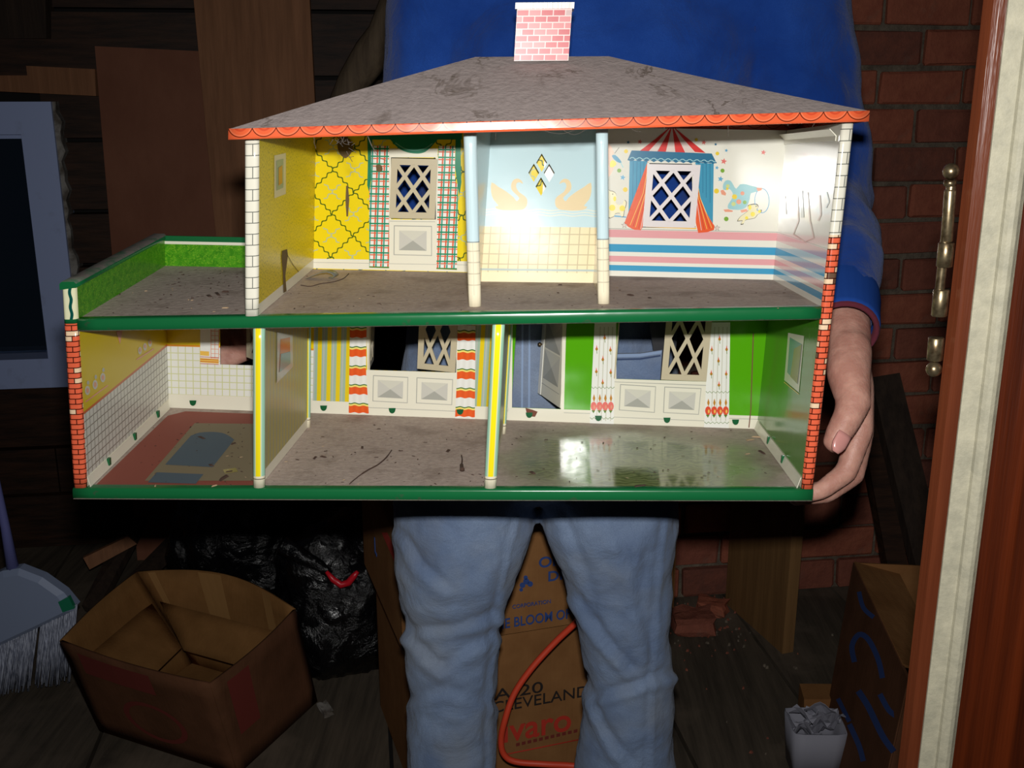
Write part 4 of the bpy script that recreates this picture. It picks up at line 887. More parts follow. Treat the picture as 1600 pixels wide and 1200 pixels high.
#==DEBRIS==
# loose dirt in the house
M['crumb'] = mat('brown crumb', lin(70, 50, 40), rough=.9); M['chip'] = mat('pale chip', lin(176, 150, 118), rough=.9); M['web'] = mat('dusty web', lin(104, 96, 88), rough=.9)
def crumbs(name, pick, fn, spots, label, n, cat='dirt'):
    m_ = MB(); rr = random.Random(n)
    def flake(px, py, s_, mi):
        u, v = pick(px, py); p = fn(u, v); a = rr.random() * 6.28; L = s_ * rr.uniform(.7, 1.6); w_ = s_ * rr.uniform(.25, .6); h = s_ * rr.uniform(.12, .4)
        c_, s2 = math.cos(a), math.sin(a); P = lambda x_, y_, z_: (p[0] + x_ * c_ - y_ * s2, p[1] + x_ * s2 + y_ * c_, p[2] + z_)
        m_.hexa([P(-L, -w_, 0), P(L * .8, -w_ * .6, 0), P(L, w_, 0), P(-L * .7, w_ * .8, 0)], [P(-L * .6, -w_ * .6, h), P(L * .5, -w_ * .4, h), P(L * .7, w_ * .6, h * .8), P(-L * .5, w_ * .5, h)], mi)
    for q_ in spots: flake(*q_)
    for _ in range(n):
        x_, y_ = rr.choice(AREA)(rr); flake(x_, y_, rr.uniform(.0006, .0019), 0 if rr.random() < .9 else 1)
    m_.v = [warp(p) for p in m_.v]; o = build(name, m_, ['crumb', 'chip'], origin=warp(fn(*pick(700, 470 if fn(0, 0)[2] > .1 else 720)))); return tag(o, label, cat, None, 'stuff')
AREA = [lambda r_: (r_.uniform(420, 1230), r_.uniform(440, 486)), lambda r_: (r_.uniform(170, 380), r_.uniform(440, 490)), lambda r_: (r_.uniform(260, 380), r_.uniform(422, 450))]
crumbs('dirt_crumbs', G1, fF(HU + .0004), [(340, 460, .006, 0), (352, 457, .005, 0), (327, 463, .004, 0), (1015, 466, .004, 0), (985, 462, .004, 0), (875, 446, .003, 0), (300, 470, .002, 1), (352, 482, .003, 1), (905, 440, .003, 0), (480, 432, .002, 0), (575, 462, .002, 0)], 'dark crumbs scattered over the dusty upper floor', 150)
AREA = [lambda r_: (r_.uniform(420, 760), r_.uniform(660, 760)), lambda r_: (r_.uniform(800, 1200), r_.uniform(672, 758)), lambda r_: (r_.uniform(220, 395), r_.uniform(655, 760))]
crumbs('dirt_crumbs', G0, fF(.0006), [(1172, 688, .005, 1), (1182, 684, .004, 1), (1190, 708, .005, 0), (1168, 710, .003, 1), (1000, 760, .005, 0), (350, 748, .006, 0), (358, 738, .004, 0), (365, 694, .004, 0), (315, 685, .005, 0), (330, 728, .005, 0), (243, 760, .003, 1), (335, 760, .003, 1), (832, 740, .004, 0), (700, 705, .004, 0), (566, 700, .004, 0), (505, 715, .005, 0), (492, 716, .004, 0)], 'dark crumbs and pale chips scattered over the dusty lower floor', 190)
def floor_curve(name, pts, rad, label, cat, z, pick, m_='crumb'):
    b_ = MB(); b_.tube([warp((*pick(*p), z + rad[min(i, len(rad) - 1)] * .8)) for i, p in enumerate(curve(pts, 4))], [rad[min(len(rad) - 1, int(i * len(rad) / (len(pts) * 4)))] for i in range(len(curve(pts, 4)))], 6); o = build(name, b_, m_, origin=warp((*pick(*pts[0]), z))); return tag(o, label, cat)
floor_curve('crooked_twig', [(546, 757), (560, 745), (575, 735), (590, 727), (603, 716), (612, 704)], [.0006, .0009, .0008, .0006], 'thin dark crooked twig on the dining room floor', 'twig', 0, G0)
floor_curve('dead_stalk', [(721, 712), (722, 722), (721, 730), (722, 737)], [.0007, .0009, .0022, .003], 'short dark stalk lying beside the dining partition', 'twig', 0, G0)
# curled strip and wire on the bedroom floor
M['strip'] = mat('dull metal strip', lin(110, 112, 104), rough=.4)
mb = MB(); prof = [(0, .0), (.008, .004), (.016, .0075), (.024, .0085), (.030, .0065), (.033, .003), (.030, .0006), (.026, .001)]
s0 = G1(478, 437)
mb.grid(lambda u, v: (s0[0] + prof[int(u)][0] + v * .2, s0[1] + v, HU + .0012 + prof[int(u)][1]), [0, 1, 2, 3, 4, 5, 6, 7], [0, .006, .013], 0, smooth=True); mb.v = [warp(p) for p in mb.v]
st = build('curled_strip', mb, 'strip', origin=warp((s0[0], s0[1], HU))); tag(st, 'small curled grey strip on the bedroom floor', 'strip'); st.modifiers.new('thickness', 'SOLIDIFY').thickness = .0007
floor_curve('wire_loop', [(470, 446), (485, 448), (500, 444), (520, 441), (536, 436), (545, 428)], [.0005], 'thin dark wire trailing from the curled strip', 'wire', HU, G1)
# dirt streak clinging to the bedroom end wall, mud nest and cobwebs under the eave
d = Dec('dirt_streak', bed_wall, fL(XU), SU, 'dark dirt streak', .0006); d.poly([(440, 392), (448, 389), (449, 400), (445, 430), (447, 455), (442, 458), (441, 425), (439, 402)], 'dirt'); d.line([(447, 396), (456, 412), (466, 425)], .8, 'dirt'); d.done()
d = Dec('dirt_streak', bw, fb_, B, 'dark dirt streak', .0009); d.poly([(541, 290), (544, 290), (546, 312), (544, 338), (541.5, 338), (540, 314)], 'dirt'); d.done()
for q_ in ([(528, 222), (536, 214), (547, 218), (552, 232), (541, 247), (530, 238)], [(588, 258), (596, 258), (598, 266), (590, 268)]): d = Dec('dirt_spot', bw, fb_, B, 'dark dirt spot', .0014); d.poly(loop(q_, 3), 'dirt'); d.done()
d = Dec('rust_line', lw, fb_, B, 'rust line', .0006); d.line([(1177, 520), (1175, 580), (1173, 640), (1170, 668)], 1.6, 'rust'); d.done()
mb = MB()
def strand(p, q_, sag, y0=-.016):
    a, b = B(*p, y0), B(*q_, y0); mb.tube([(a[0] + (b[0] - a[0]) * t, y0 + .002 * math.sin(9 * t), a[1] + (b[1] - a[1]) * t - sag * math.sin(math.pi * t)) for t in lp(0, 1, 8)], .00022, 5)
for p, q_, s2 in (((571, 206), (590, 240), .002), ((572, 207), (604, 252), .006), ((490, 214), (493, 232), 0), ((530, 210), (545, 226), .003), ((538, 209), (531, 224), .003), ((850, 204), (905, 200), .004), ((880, 203), (918, 200), .005), ((985, 200), (1002, 206), .001), ((1038, 196), (1038, 204), 0), ((1138, 196), (1138, 213), 0), ((1226, 190), (1232, 196), 0), ((1273, 190), (1270, 198), 0), ((775, 205), (774, 218), 0)): strand(p, q_, s2)
mb.v = [warp(p) for p in mb.v]
tag(build('cobweb_strands', mb, 'web', origin=warp((.5, YO, HE))), 'dusty cobweb strands hanging under the orange roof edge', 'cobweb', None, 'stuff')
mb = MB(); cc = B(540, 222, .02)
for i in range(36):
    a = Vector((rnd.gauss(0, .006), rnd.gauss(0, .004), rnd.gauss(0, .005))); b = a + Vector((rnd.gauss(0, .005), rnd.gauss(0, .004), rnd.gauss(0, .005))); c_ = Vector((cc[0], .02, cc[1] + .004)); mb.tube([c_ + a, c_ + b], .00025, 4)
mb.v = [warp(p) for p in mb.v]; tag(build('cobweb_clump', mb, 'web', origin=warp((cc[0], .02, cc[1]))), 'small grey cobweb clump under the left part of the eave', 'cobweb', None, 'stuff')

#==PERSON==
# ------------------------------------------------------------------ the person holding the house
from mathutils import noise as mnoise
def fabric(name, c1, c2, sc, wear=None, weave=900):
    def f(g):
        c = g.mix(g.ramp(g.noise(sc, 5, .6), .35, .65), c1, c2); c = g.mix(g.ramp(g.noise(weave, 2), .4, .6) * .35, c, c1)
        if wear: c = wear(g, c)
        return c
    return mat(name, f, rough=.95, spec=.1, coord='Object', sheen=.15, bump=lambda g: (g.noise(14, 5, .55, dist=.6) * 3.0 + g.noise(weave, 2) * .25, .5, .006))
M['sweat'] = fabric('blue sweatshirt', lin(20, 56, 130), lin(34, 74, 154), 9)
M['cuffrib'] = mat('blue ribbed knit', lambda g: g.mix(g.ramp((g.U * 190.0).sin(), -.6, .6) * .10, lin(30, 68, 144), lin(22, 56, 126)), rough=.95, spec=.1, coord='UV')
M['maroon'] = mat('maroon cuff lining', lin(92, 28, 44), rough=.95)
def jean_wear(g, c):
    return g.mix(g.ramp(g.noise(5.5, 4), .52, .66) * .35, c, lin(150, 152, 150))
M['denim'] = fabric('faded denim', lin(98, 116, 148), lin(132, 150, 178), 7, jean_wear, 700)
M['seam'] = mat('pale denim seam', lin(140, 160, 192), rough=.95)
M['seamd'] = mat('dark denim stitch', lin(58, 74, 108), rough=.95)
M['skin'] = mat('skin', lambda g: g.mix(g.ramp(g.noise(55, 4), .4, .65), lin(186, 134, 118), lin(206, 156, 138)), rough=.48, spec=.4, coord='Object', bump=lambda g: (g.noise(260, 4, .6) + g.noise(60, 3) * 1.4, .35, .0015))
M['skin'].node_tree.nodes['Principled BSDF'].inputs['Subsurface Weight'].default_value = .08
M['nail'] = mat('finger nail', lin(208, 146, 138), rough=.25); M['hairm'] = mat('dark brown hair', lin(48, 34, 26), rough=.6); M['leather'] = mat('painted gap shade', lin(24, 24, 30), rough=.5); M['shoe'] = mat('brown boot leather', lin(72, 52, 38), rough=.6)  # near-black 'leather' paints the shade in the gap by the pocket
PB_ = wpt(850, 1200, Y=1.42)
person = thing('person', 'person in blue sweatshirt and faded jeans holding up the dollhouse', 'person', (PB_.x, 1.47, 0))
def limb(m_, pts, rad, n=16):
    P = []; R_ = []
    for i in range(len(pts) - 1):
        for k_ in range(4):
            t = k_ / 4; P.append(Vector(pts[i]).lerp(Vector(pts[i + 1]), t)); R_.append(rad[i] + (rad[i + 1] - rad[i]) * t)
    P.append(Vector(pts[-1])); R_.append(rad[-1]); m_.tube(P, R_, n); m_.ball(P[0], R_[0]); m_.ball(P[-1], R_[-1])
    for i in range(1, len(pts) - 1): m_.ball(pts[i], rad[i])
def ering(c, rx, ry, n=28, pw=2.3):
    out = []
    for i in range(n):
        a = 2 * math.pi * i / n; ca, sa = math.cos(a), math.sin(a); f_ = (abs(ca) ** pw + abs(sa) ** pw) ** (-1 / pw); out.append(Vector((c[0] + rx * ca * f_, c[1] + ry * sa * f_, c[2])))
    return out
def bake(ob, fn):
    bpy.context.view_layer.update(); me = bpy.data.meshes.new_from_object(ob.evaluated_get(bpy.context.evaluated_depsgraph_get())); ob.modifiers.clear(); ob.data = me
    org = Vector(ob['org']); n = len(me.vertices); co = np.zeros(n * 3, np.float32); no = np.zeros(n * 3, np.float32); me.vertices.foreach_get('co', co); me.vertices.foreach_get('normal', no)
    co = co.reshape(-1, 3); no = no.reshape(-1, 3); out = co.copy()
    for i in range(n): out[i] += no[i] * fn(Vector(co[i]) + org, no[i])
    me.vertices.foreach_set('co', out.ravel()); me.polygons.foreach_set('use_smooth', [True] * len(me.polygons)); me.update()
def wproj(p_):
    v = p_ - CAM; d = v.dot(_f); return (800 + F_PX * v.dot(RX) / d, 600 - F_PX * v.dot(UX) / d)
def crease(pp, lines):
    s2 = 0.0
    for pts, dep, wd in lines:
        best = 1e9; side_ = 0
        for (ax_, ay), (bx_, by) in zip(pts, pts[1:]):
            dx, dy = bx_ - ax_, by - ay; t = max(0, min(1, ((pp[0] - ax_) * dx + (pp[1] - ay) * dy) / (dx * dx + dy * dy))); ex_, ey_ = pp[0] - ax_ - dx * t, pp[1] - ay - dy * t; d2 = math.hypot(ex_, ey_)
            if d2 < best: best = d2; side_ = (dx * ey_ - dy * ex_) / math.hypot(dx, dy)
        if best < wd * 4: s2 += -.8 * dep * math.exp(-(best / wd) ** 2) + dep * .75 * math.exp(-((side_ - wd * 1.6) / (wd * 1.3)) ** 2) * math.exp(-(max(0, best - abs(side_)) / wd) ** 2)
    return s2
def organic(ob, vox, it, disp=0, dscale=.15, name='folds'):
    m_ = ob.modifiers.new('skin', 'REMESH'); m_.mode = 'VOXEL'; m_.voxel_size = vox; m_.use_smooth_shade = True
    s2 = ob.modifiers.new('soften', 'SMOOTH'); s2.factor = .5; s2.iterations = it
    if disp:
        tx = bpy.data.textures.new(name, 'CLOUDS'); tx.noise_scale = dscale; tx.noise_depth = 2
        dm_ = ob.modifiers.new('folds', 'DISPLACE'); dm_.texture = tx; dm_.strength = disp; dm_.mid_level = .5; dm_.texture_coords = 'LOCAL'
S_L, E_L, C_L = wpt(1216, -40, Y=1.48), wpt(1292, 320, Y=1.45), wpt(1316, 505, Y=1.19)       # arm at the right of the picture
S_R, E_R, C_R = wpt(702, -40, Y=1.48), wpt(655, 330, Y=1.50), wpt(460, 490, Y=1.43)
NECK = wpt(950, -120, Y=1.46)
mb = MB()
# hand at the right of the picture: palm against the end wall, fingers curled below the floor
W_ = wpt(1322, 545, Y=1.160)
mcp = [wpt(1344, 672, Y=1.108), wpt(1345, 676, Y=1.130), wpt(1345, 680, Y=1.150), wpt(1338, 676, Y=1.168)]
for i in range(4):
    limb(mb, [W_ + Vector((.0, (i - 1.5) * .010, -.004)), W_.lerp(mcp[i], .5) + Vector((.004, 0, 0)), mcp[i]], [.021, .019, .0145])
fing = [[(1322, 738, 1.090), (1284, 766, 1.080), (1248, 776, 1.076)], [(1334, 742, 1.112), (1292, 772, 1.102), (1242, 779, 1.100)], [(1334, 742, 1.134), (1294, 770, 1.126), (1250, 776, 1.124)], [(1326, 732, 1.154), (1292, 760, 1.148), (1262, 766, 1.146)]]
for i, fr in enumerate(fing):
    p = [wpt(x_, y_, Y=Y_) for x_, y_, Y_ in fr]; limb(mb, [mcp[i]] + p, [.0145, .0122, .0105, .0088] if i < 3 else [.0125, .0105, .009, .0078])
TH = [wpt(1326, 585, Y=1.118), wpt(1334, 628, Y=1.088), wpt(1324, 654, Y=1.076), wpt(1309, 680, Y=1.068), wpt(1304, 690, Y=1.066)]
limb(mb, [W_ + Vector((0, -.012, 0))] + TH, [.025, .0235, .0185, .0158, .0140, .0125])
mb.ball(W_.lerp(mcp[1], .55), (.017, .034, .040))
limb(mb, [E_L, E_L.lerp(W_, .5), W_], [.042, .040, .0275])
limb(mb, [S_L, E_L], [.055, .044])
# other hand, flat behind the kitchen window
W2 = wpt(430, 512, Y=1.42); limb(mb, [E_R, E_R.lerp(W2, .5), W2], [.042, .038, .027]); limb(mb, [S_R, E_R], [.055, .044])
pm = wpt(392, 520, Y=1.40); limb(mb, [W2, pm], [.026, .028])
for i in range(4):
    a = pm + Vector((-.012, -.002, .018 - i * .016)); limb(mb, [pm + Vector((0, 0, .016 - i * .013)), a + Vector((-.03, -.006, -.004 * i)), a + Vector((-.055, -.014, -.004 - .005 * i)), a + Vector((-.070 + .006 * abs(i - 1), -.024, -.008 - .006 * i))], [.0125, .0108, .0098, .0085])
limb(mb, [pm + Vector((.01, -.004, .012)), pm + Vector((-.004, -.014, .036)), pm + Vector((-.022, -.022, .050))], [.016, .013, .0105])
# trunk, neck, head
mb.ring_loft([ering((.03, 1.475, z_), rx, ry) for z_, rx, ry in ((.80, .12, .065), (.90, .15, .085), (1.05, .15, .09))] + [ering((.03 + (z_ - 1.05) * .2, 1.48, z_), rx, ry) for z_, rx, ry in ((1.2, .16, .10), (1.35, .175, .10), (1.42, .16, .08), (1.47, .07, .055))])
limb(mb, [S_R, Vector((.11, 1.485, 1.42)), S_L], [.05, .07, .05])
HC = Vector((NECK.x, 1.47, 1.665))
limb(mb, [Vector((NECK.x, 1.49, 1.42)), Vector((NECK.x, 1.485, 1.58))], [.062, .056])
mb.ball(HC, (.076, .096, .108), nu=20, nv=14); mb.ball(HC + Vector((0, -.035, -.062)), (.056, .058, .055)); mb.ball(HC + Vector((0, -.098, -.018)), (.013, .018, .024)); mb.ball(HC + Vector((0, -.108, -.030)), (.016, .013, .010))
mb.ball(HC + Vector((0, -.085, -.066)), (.024, .012, .008)); mb.ball(HC + Vector((0, -.082, .022)), (.055, .014, .010))
for s2 in (-1, 1): mb.ball(HC + Vector((s2 * .078, .008, -.012)), (.010, .018, .030)); mb.ball(HC + Vector((s2 * .045, -.055, -.03)), (.028, .03, .028))
LEGX = {}
legs_px = {'a': [(815, 616, 836), (880, 620, 815), (960, 630, 788), (1010, 634, 778), (1100, 640, 776), (1200, 639, 776)], 'b': [(815, 846, 1060), (880, 872, 1050), (960, 902, 1046), (1050, 914, 1050), (1120, 910, 1052), (1200, 900, 1054)]}
for key, rows_ in legs_px.items():
    L_ = []
    for y_, xa, xb in rows_: a, b = wpt(xa, y_, Y=1.45), wpt(xb, y_, Y=1.45); L_.append(((a + b) / 2, (b - a).length / 2))
    c_, r_ = L_[-1]; L_ += [(Vector((c_.x, 1.46, .22)), r_ * 1.0), (Vector((c_.x, 1.46, .05)), r_ * 1.05)]; LEGX[key] = L_
    limb(mb, [Vector((L_[0][0].x * .8 + .006, 1.48, .80)), Vector((c_.x, 1.47, .46)), Vector((c_.x, 1.48, .10))], [.075, .052, .038])
body = build('body', mb, 'skin', person); organic(body, .0042, 5)
body['label'] = 'bare hand gripping the lower right corner, skin'
mb = MB(); nc = wpt(1300, 688, Y=1.0575); t_ = (TH[4] - TH[2]).normalized(); sd = t_.cross(Vector((0.25, -1, .2))).normalized(); up = sd.cross(t_).normalized()
if up.y > 0: up = -up
nb = TH[4] + up * .0108 - t_ * .0015
mb.ring_loft([[nb + t_ * (k_ * .0045) + sd * (math.cos(math.pi * i / 8) * (.0088 if k_ < 2 else .0072 if k_ == 2 else .004)) + up * (.0036 * math.sin(math.pi * i / 8)) for i in range(9)] for k_ in range(-2, 4)], 0, True)
build('thumb_nail', mb, 'nail', person)
mb = MB()
for i in range(16):
    pass
mb.ring_loft([[HC + Vector((.083 * math.cos(ph) * math.cos(a), .012 + .102 * math.cos(ph) * math.sin(a), .008 + .115 * math.sin(ph))) for a in [2 * math.pi * i / 24 for i in range(24)]] for ph in lp(.35, 1.55, 8)])
build('hair', mb, 'hairm', person)
for s2 in (-1, 1):
    mb = MB(); mb.ball(HC + Vector((s2 * .03, -.083, .0)), (.013, .010, .009)); build('eye', mb, 'white', person)
# sweatshirt
mb = MB()
mb.ring_loft([ering(c_, rx, ry) for c_, rx, ry in (((.030, 1.48, 1.005), .200, .130), ((.032, 1.48, 1.04), .212, .136), ((.05, 1.48, 1.15), .212, .138), ((.07, 1.49, 1.26), .218, .138), ((.09, 1.49, 1.36), .222, .130), ((.105, 1.49, 1.43), .19, .105), ((.11, 1.49, 1.475), .12, .08), ((.11, 1.49, 1.51), .07, .065))])
limb(mb, [Vector((.17, 1.485, 1.40)), S_L, S_L.lerp(E_L, .5), E_L, E_L.lerp(C_L, .6), C_L.lerp(E_L, .12)], [.085, .086, .076, .068, .055, .044])
limb(mb, [Vector((.03, 1.485, 1.40)), S_R, S_R.lerp(E_R, .5), E_R, E_R.lerp(C_R, .6), C_R], [.085, .080, .072, .066, .052, .040])
sh_ = build('sweatshirt', mb, 'sweat', person); organic(sh_, .008, 6); bake(sh_, lambda p_, n_: .010 * mnoise.noise(Vector((p_.x * 11 + p_.z * 3, p_.y * 9, p_.z * 5))) + .007 * (mnoise.noise(Vector((p_.x * 14 - p_.z * 12, p_.y * 12, p_.z * 20 + p_.x * 10))) if p_.x > .24 else .4 * mnoise.noise(p_ * 14)) + .0016 * mnoise.noise(p_ * 45)); sh_['label'] = 'bright blue sweatshirt'
mb = MB(); d_ = (C_L - E_L).normalized(); a0 = C_L - d_ * .052; rr_ = []
for t, r_ in ((0, .046), (.25, .0455), (.6, .0425), (.9, .0410), (1.0, .0395), (1.0, .034), (.8, .034)): rr_.append((a0 + d_ * .066 * t, r_))
x_ = d_.cross(Vector((0, 1, 0))).normalized(); y_ = d_.cross(x_)
mb.ring_loft([[c_ + x_ * r_ * math.cos(2 * math.pi * i / 32) + y_ * r_ * math.sin(2 * math.pi * i / 32) for i in range(32)] for c_, r_ in rr_], 0, False, True)
build('cuff', mb, 'cuffrib', person)
mb = MB(); mb.ring_loft([[a0 + d_ * (.066 + dz) + x_ * r_ * math.cos(2 * math.pi * i / 32) + y_ * r_ * math.sin(2 * math.pi * i / 32) for i in range(32)] for dz, r_ in ((-.006, .0385), (.002, .0395), (.0055, .0365), (.002, .033), (-.006, .033))], 0, False, True)
build('cuff_trim', mb, 'maroon', person)['label'] = 'maroon trim inside the cuff'
# jeans
mb = MB()
for key in 'ab':
    L_ = LEGX[key]; top_ = Vector((L_[0][0].x, 1.465, .80)); mb.ring_loft([ering(top_, L_[0][1] * .96, .10)] + [ering(c_, r_, max(.078, min(.095, r_ * 1.02))) for c_, r_ in L_])
mb.ring_loft([ering((.012, 1.475, z_), rx, ry, pw=2.5) for z_, rx, ry in ((.725, .156, .060), (.75, .180, .095), (.80, .190, .108), (.90, .198, .118), (.97, .192, .120), (1.03, .186, .116))])
jeans = build('jeans', mb, 'denim', person); organic(jeans, .006, 4)
JC = [([(808, 812), (797, 860), (786, 920), (776, 985), (770, 1060), (767, 1130), (766, 1210)], -.0035, 4), ([(1040, 812), (1030, 900), (1025, 1000), (1020, 1100), (1015, 1210)], -.003, 4), ([(628, 835), (655, 880), (700, 915)], .006, 7), ([(628, 965), (640, 990), (665, 1018), (690, 1040)], .007, 7), ([(640, 985), (700, 982), (780, 958)], .006, 8), ([(690, 1040), (735, 1010), (780, 985)], .005, 8), ([(636, 1090), (700, 1075), (770, 1095)], .004, 9),
      ([(905, 935), (925, 965), (955, 1005), (985, 1042)], .009, 7), ([(935, 1085), (985, 1072), (1042, 1050)], .008, 7), ([(912, 1055), (930, 1100), (945, 1140), (985, 1190)], .008, 7), ([(880, 800), (905, 870), (930, 950)], .004, 9), ([(1010, 860), (1000, 930), (1020, 1020)], .005, 10), ([(960, 820), (990, 900)], .004, 9)]
bake(jeans, lambda p_, n_: .0050 * mnoise.noise(Vector((p_.x * 9 + p_.z * 4, p_.y * 9, p_.z * 13 - p_.x * 5))) + .003 * mnoise.noise(Vector((p_.x * 24, p_.y * 24, p_.z * 30))) + .0012 * mnoise.noise(p_ * 70) + (crease(wproj(p_), JC) if n_[1] < .3 and p_.z < .78 else 0)); jeans['label'] = 'faded pale blue denim jeans'
def on_front(px, py, Y): return wpt(px, py, Y=Y)
# front pocket, fly and a dark sheet for the gap's shade seen through the little windows
def patch(name, px, Y, m_, th=.004):
    p = [wpt(x_, y_, Y=Y) for x_, y_ in px]; n_ = (p[1] - p[0]).cross(p[-1] - p[0]).normalized(); n_ = -n_ if n_.y > 0 else n_
    b_ = MB(); b_.ring_loft([[q_ + n_ * 0 for q_ in p], [q_ + n_ * th for q_ in p]], 0, True, False); return build(name, b_, m_, person)
patch('pocket', [(955, 552), (1000, 551), (1034, 546), (1030, 605), (1000, 640), (955, 640)], 1.342, 'denim')
patch('pocket_hem', [(955, 553), (1000, 552), (1034, 547), (1033, 552), (1000, 557), (955, 558)], 1.3372, 'seam', .002)
patch('pocket_stitch', [(955, 560.5), (1000, 559.5), (1032, 554.5), (1032, 556.5), (1000, 561.8), (955, 562.8)], 1.3372, 'seamd', .0012)
patch('pocket_gap_shade', [(1012, 490), (1046, 490), (1044, 610), (1030, 612)], 1.346, 'leather', .006)  # dark sheet painted in for the shaded gap beside the pocket
for x_ in (815, 826): patch('fly_seam', [(x_, 495), (x_ + 3, 495), (x_ + 2, 660), (x_ - 1, 660)], 1.350, 'seam', .002)
for key in 'ab':
    c_ = LEGX[key][-1][0]; mb = MB(); mb.ring_loft([ering((c_.x, 1.43 + dy, z_), rx, ry) for z_, rx, ry, dy in ((0.0, .052, .145, 0), (.02, .054, .148, 0), (.05, .052, .140, 0), (.08, .047, .10, .03), (.11, .043, .062, .055))]); build('boot', mb, 'shoe', person)
#==PROPS==
# ------------------------------------------------------------------ things standing about the attic
def ray_plane(px, py, P0, n_):
    d = RX * ((px - 800) / F_PX) - UX * ((py - 600) / F_PX) + _f; return CAM + d * ((Vector(P0) - CAM).dot(n_) / d.dot(n_))
def cardboard(name, c1, c2): return mat(name, lambda g: g.mix(g.ramp(g.noise(12, 5, .6), .35, .7), c1, c2), rough=.85, spec=.15, coord='Object', bump=lambda g: (g.noise(2.0, 3, vec=g.mp((90, 90, 2))), .25, .002))
M['card'] = cardboard('brown cardboard', lin(134, 92, 54), lin(152, 108, 66)); M['cardin'] = cardboard('inner cardboard', lin(128, 90, 50), lin(148, 106, 62)); M['cardd'] = cardboard('dark cardboard', lin(92, 60, 40), lin(110, 72, 50))
M['cardred'] = mat('dull red box print', lin(120, 44, 34), rough=.85); M['inkblue'] = mat('blue box ink', lin(44, 74, 140), rough=.85); M['inkred'] = mat('red box ink', lin(196, 52, 34), rough=.85); M['inkblack'] = mat('black stencil ink', lin(34, 26, 24), rough=.85)
M['tape'] = mat('glossy brown paper tape', lin(158, 118, 72), rough=.4); M['cord'] = mat('orange cord sheath', lin(220, 72, 44), rough=.5)
M['bag'] = mat('black bag plastic', lin(12, 12, 14), rough=.22, spec=.6, coord='Object', bump=lambda g: (g.noise(16, 6, .6, dist=1.5), .8, .02))
M['redtie'] = mat('red drawstring plastic', lin(200, 24, 40), rough=.35)
M['ply'] = wood('light plywood', lin(120, 88, 54), lin(142, 106, 66), (40, 40, 2.5), .7); M['hardboard'] = wood('brown hardboard', lin(122, 76, 56), lin(138, 90, 68), (6, 6, 3), .7); M['boardl'] = wood('brown pine board', lin(132, 90, 62), lin(156, 108, 76), (50, 50, 2), .7)
M['boardd'] = wood('dark old board', lin(44, 34, 28), lin(64, 50, 40), (50, 50, 2.5), .75); M['timber'] = wood('grey brown pole', lin(84, 70, 56), lin(112, 96, 76), (50, 50, 4), .8)
M['broomp'] = mat('grey blue broom plastic', lin(150, 164, 194), rough=.4); M['broomw'] = mat('blue broom handle', lin(112, 116, 176), rough=.35); M['bristle'] = mat('pale bristles', lambda g: g.mix(g.ramp(g.noise(1, 3, vec=g.mp((300, 300, 6))), .4, .6), lin(190, 196, 214), lin(120, 126, 146)), rough=.6, coord='Object')
M['paper'] = mat('white paper', lin(150, 150, 162), rough=.7)
def board(name, px, Ys, th, m_, label, cat='board', group=None, nrm=None):
    """four picture corners (tl, tr, br, bl) with their distances; th goes away from the camera"""
    p = [wpt(x_, y_, Y=Y_) for (x_, y_), Y_ in zip(px, Ys)]; n_ = (p[1] - p[0]).cross(p[3] - p[0]).normalized(); n_ = n_ if n_.y > 0 else -n_
    b_ = MB(); f_ = [q_ for q_ in p]; k_ = [q_ + n_ * th for q_ in p]
    b_.ring_loft([f_, k_], 0, True, False); o = build(name, b_, m_, origin=(p[2] + p[3]) / 2); return tag(o, label, cat, group)
def floor_at(px, Y): return (px, 600 + F_PX * math.tan(math.atan2(1.30, Y) - .27063))
# boards leaning on the left wall
board('hardboard_panel', [(148, 72), (312, 80), floor_at(395, 2.78), floor_at(215, 2.78)], [2.87, 2.89, 2.80, 2.78], .006, 'hardboard', 'wide dark brown hardboard sheet leaning on the timber wall')
board('wide_board', [(296, -70), (480, -70), floor_at(530, 2.74), floor_at(386, 2.74)], [2.83, 2.85, 2.74, 2.73], .022, 'boardl', 'tall lighter brown board leaning beside the hardboard sheet')
b_ = MB(); pts = [(655, -60, 2.6), (622, 10, 2.6), (600, 55, 2.6), (578, 85, 2.61), (556, 125, 2.62), (530, 190, 2.63), (505, 300, 2.64), (490, 420, 2.65), (470, 800, 2.66)]
P = [wpt(x_, y_, Y=Y_) for x_, y_, Y_ in pts]; P.append(Vector((P[-1].x, P[-1].y, 0.02))); b_.tube([p_ + Vector((rnd.uniform(-.006, .006), 0, 0)) for p_ in P], [.042, .044, .040, .044, .038, .040, .038, .036, .034, .034], 12); tag(build('crooked_pole', b_, 'timber', origin=P[-1]), 'crooked grey brown pole leaning behind the sweatshirt shoulder', 'pole')
# beams above the window
for (px, Ys, lab) in (([(-60, 98), (148, 108), (150, 150), (-60, 140)], 2.86, 'rough brown beam just above the window'), ([(-60, -40), (70, -40), (72, 60), (-60, 60)], 2.84, 'dark squared beam at the top left corner')):
    board('roof_beam', px, [Ys] * 4, .05, 'boardd' if lab[0] == 'd' else 'boardl', lab, 'beam')
# scrap boards on the floor behind the box
for i, (px, Ys, m_, lab) in enumerate((([(196, 812), (228, 806), (150, 955), (128, 945)], [2.75, 2.75, 2.42, 2.42], 'boardd', 'grey scrap board sloping down behind the open box'), ([(300, 800), (338, 796), (222, 905), (196, 905)], [2.72, 2.72, 2.40, 2.40], 'boardd', 'dark scrap board sloping towards the back of the open box'), ([(130, 872), (200, 838), (214, 850), (140, 890)], [2.55, 2.6, 2.6, 2.55], 'boardl', 'short brown scrap board by the broom'))):
    board('scrap_board', px, Ys, .02, m_, lab, group='scrap boards')
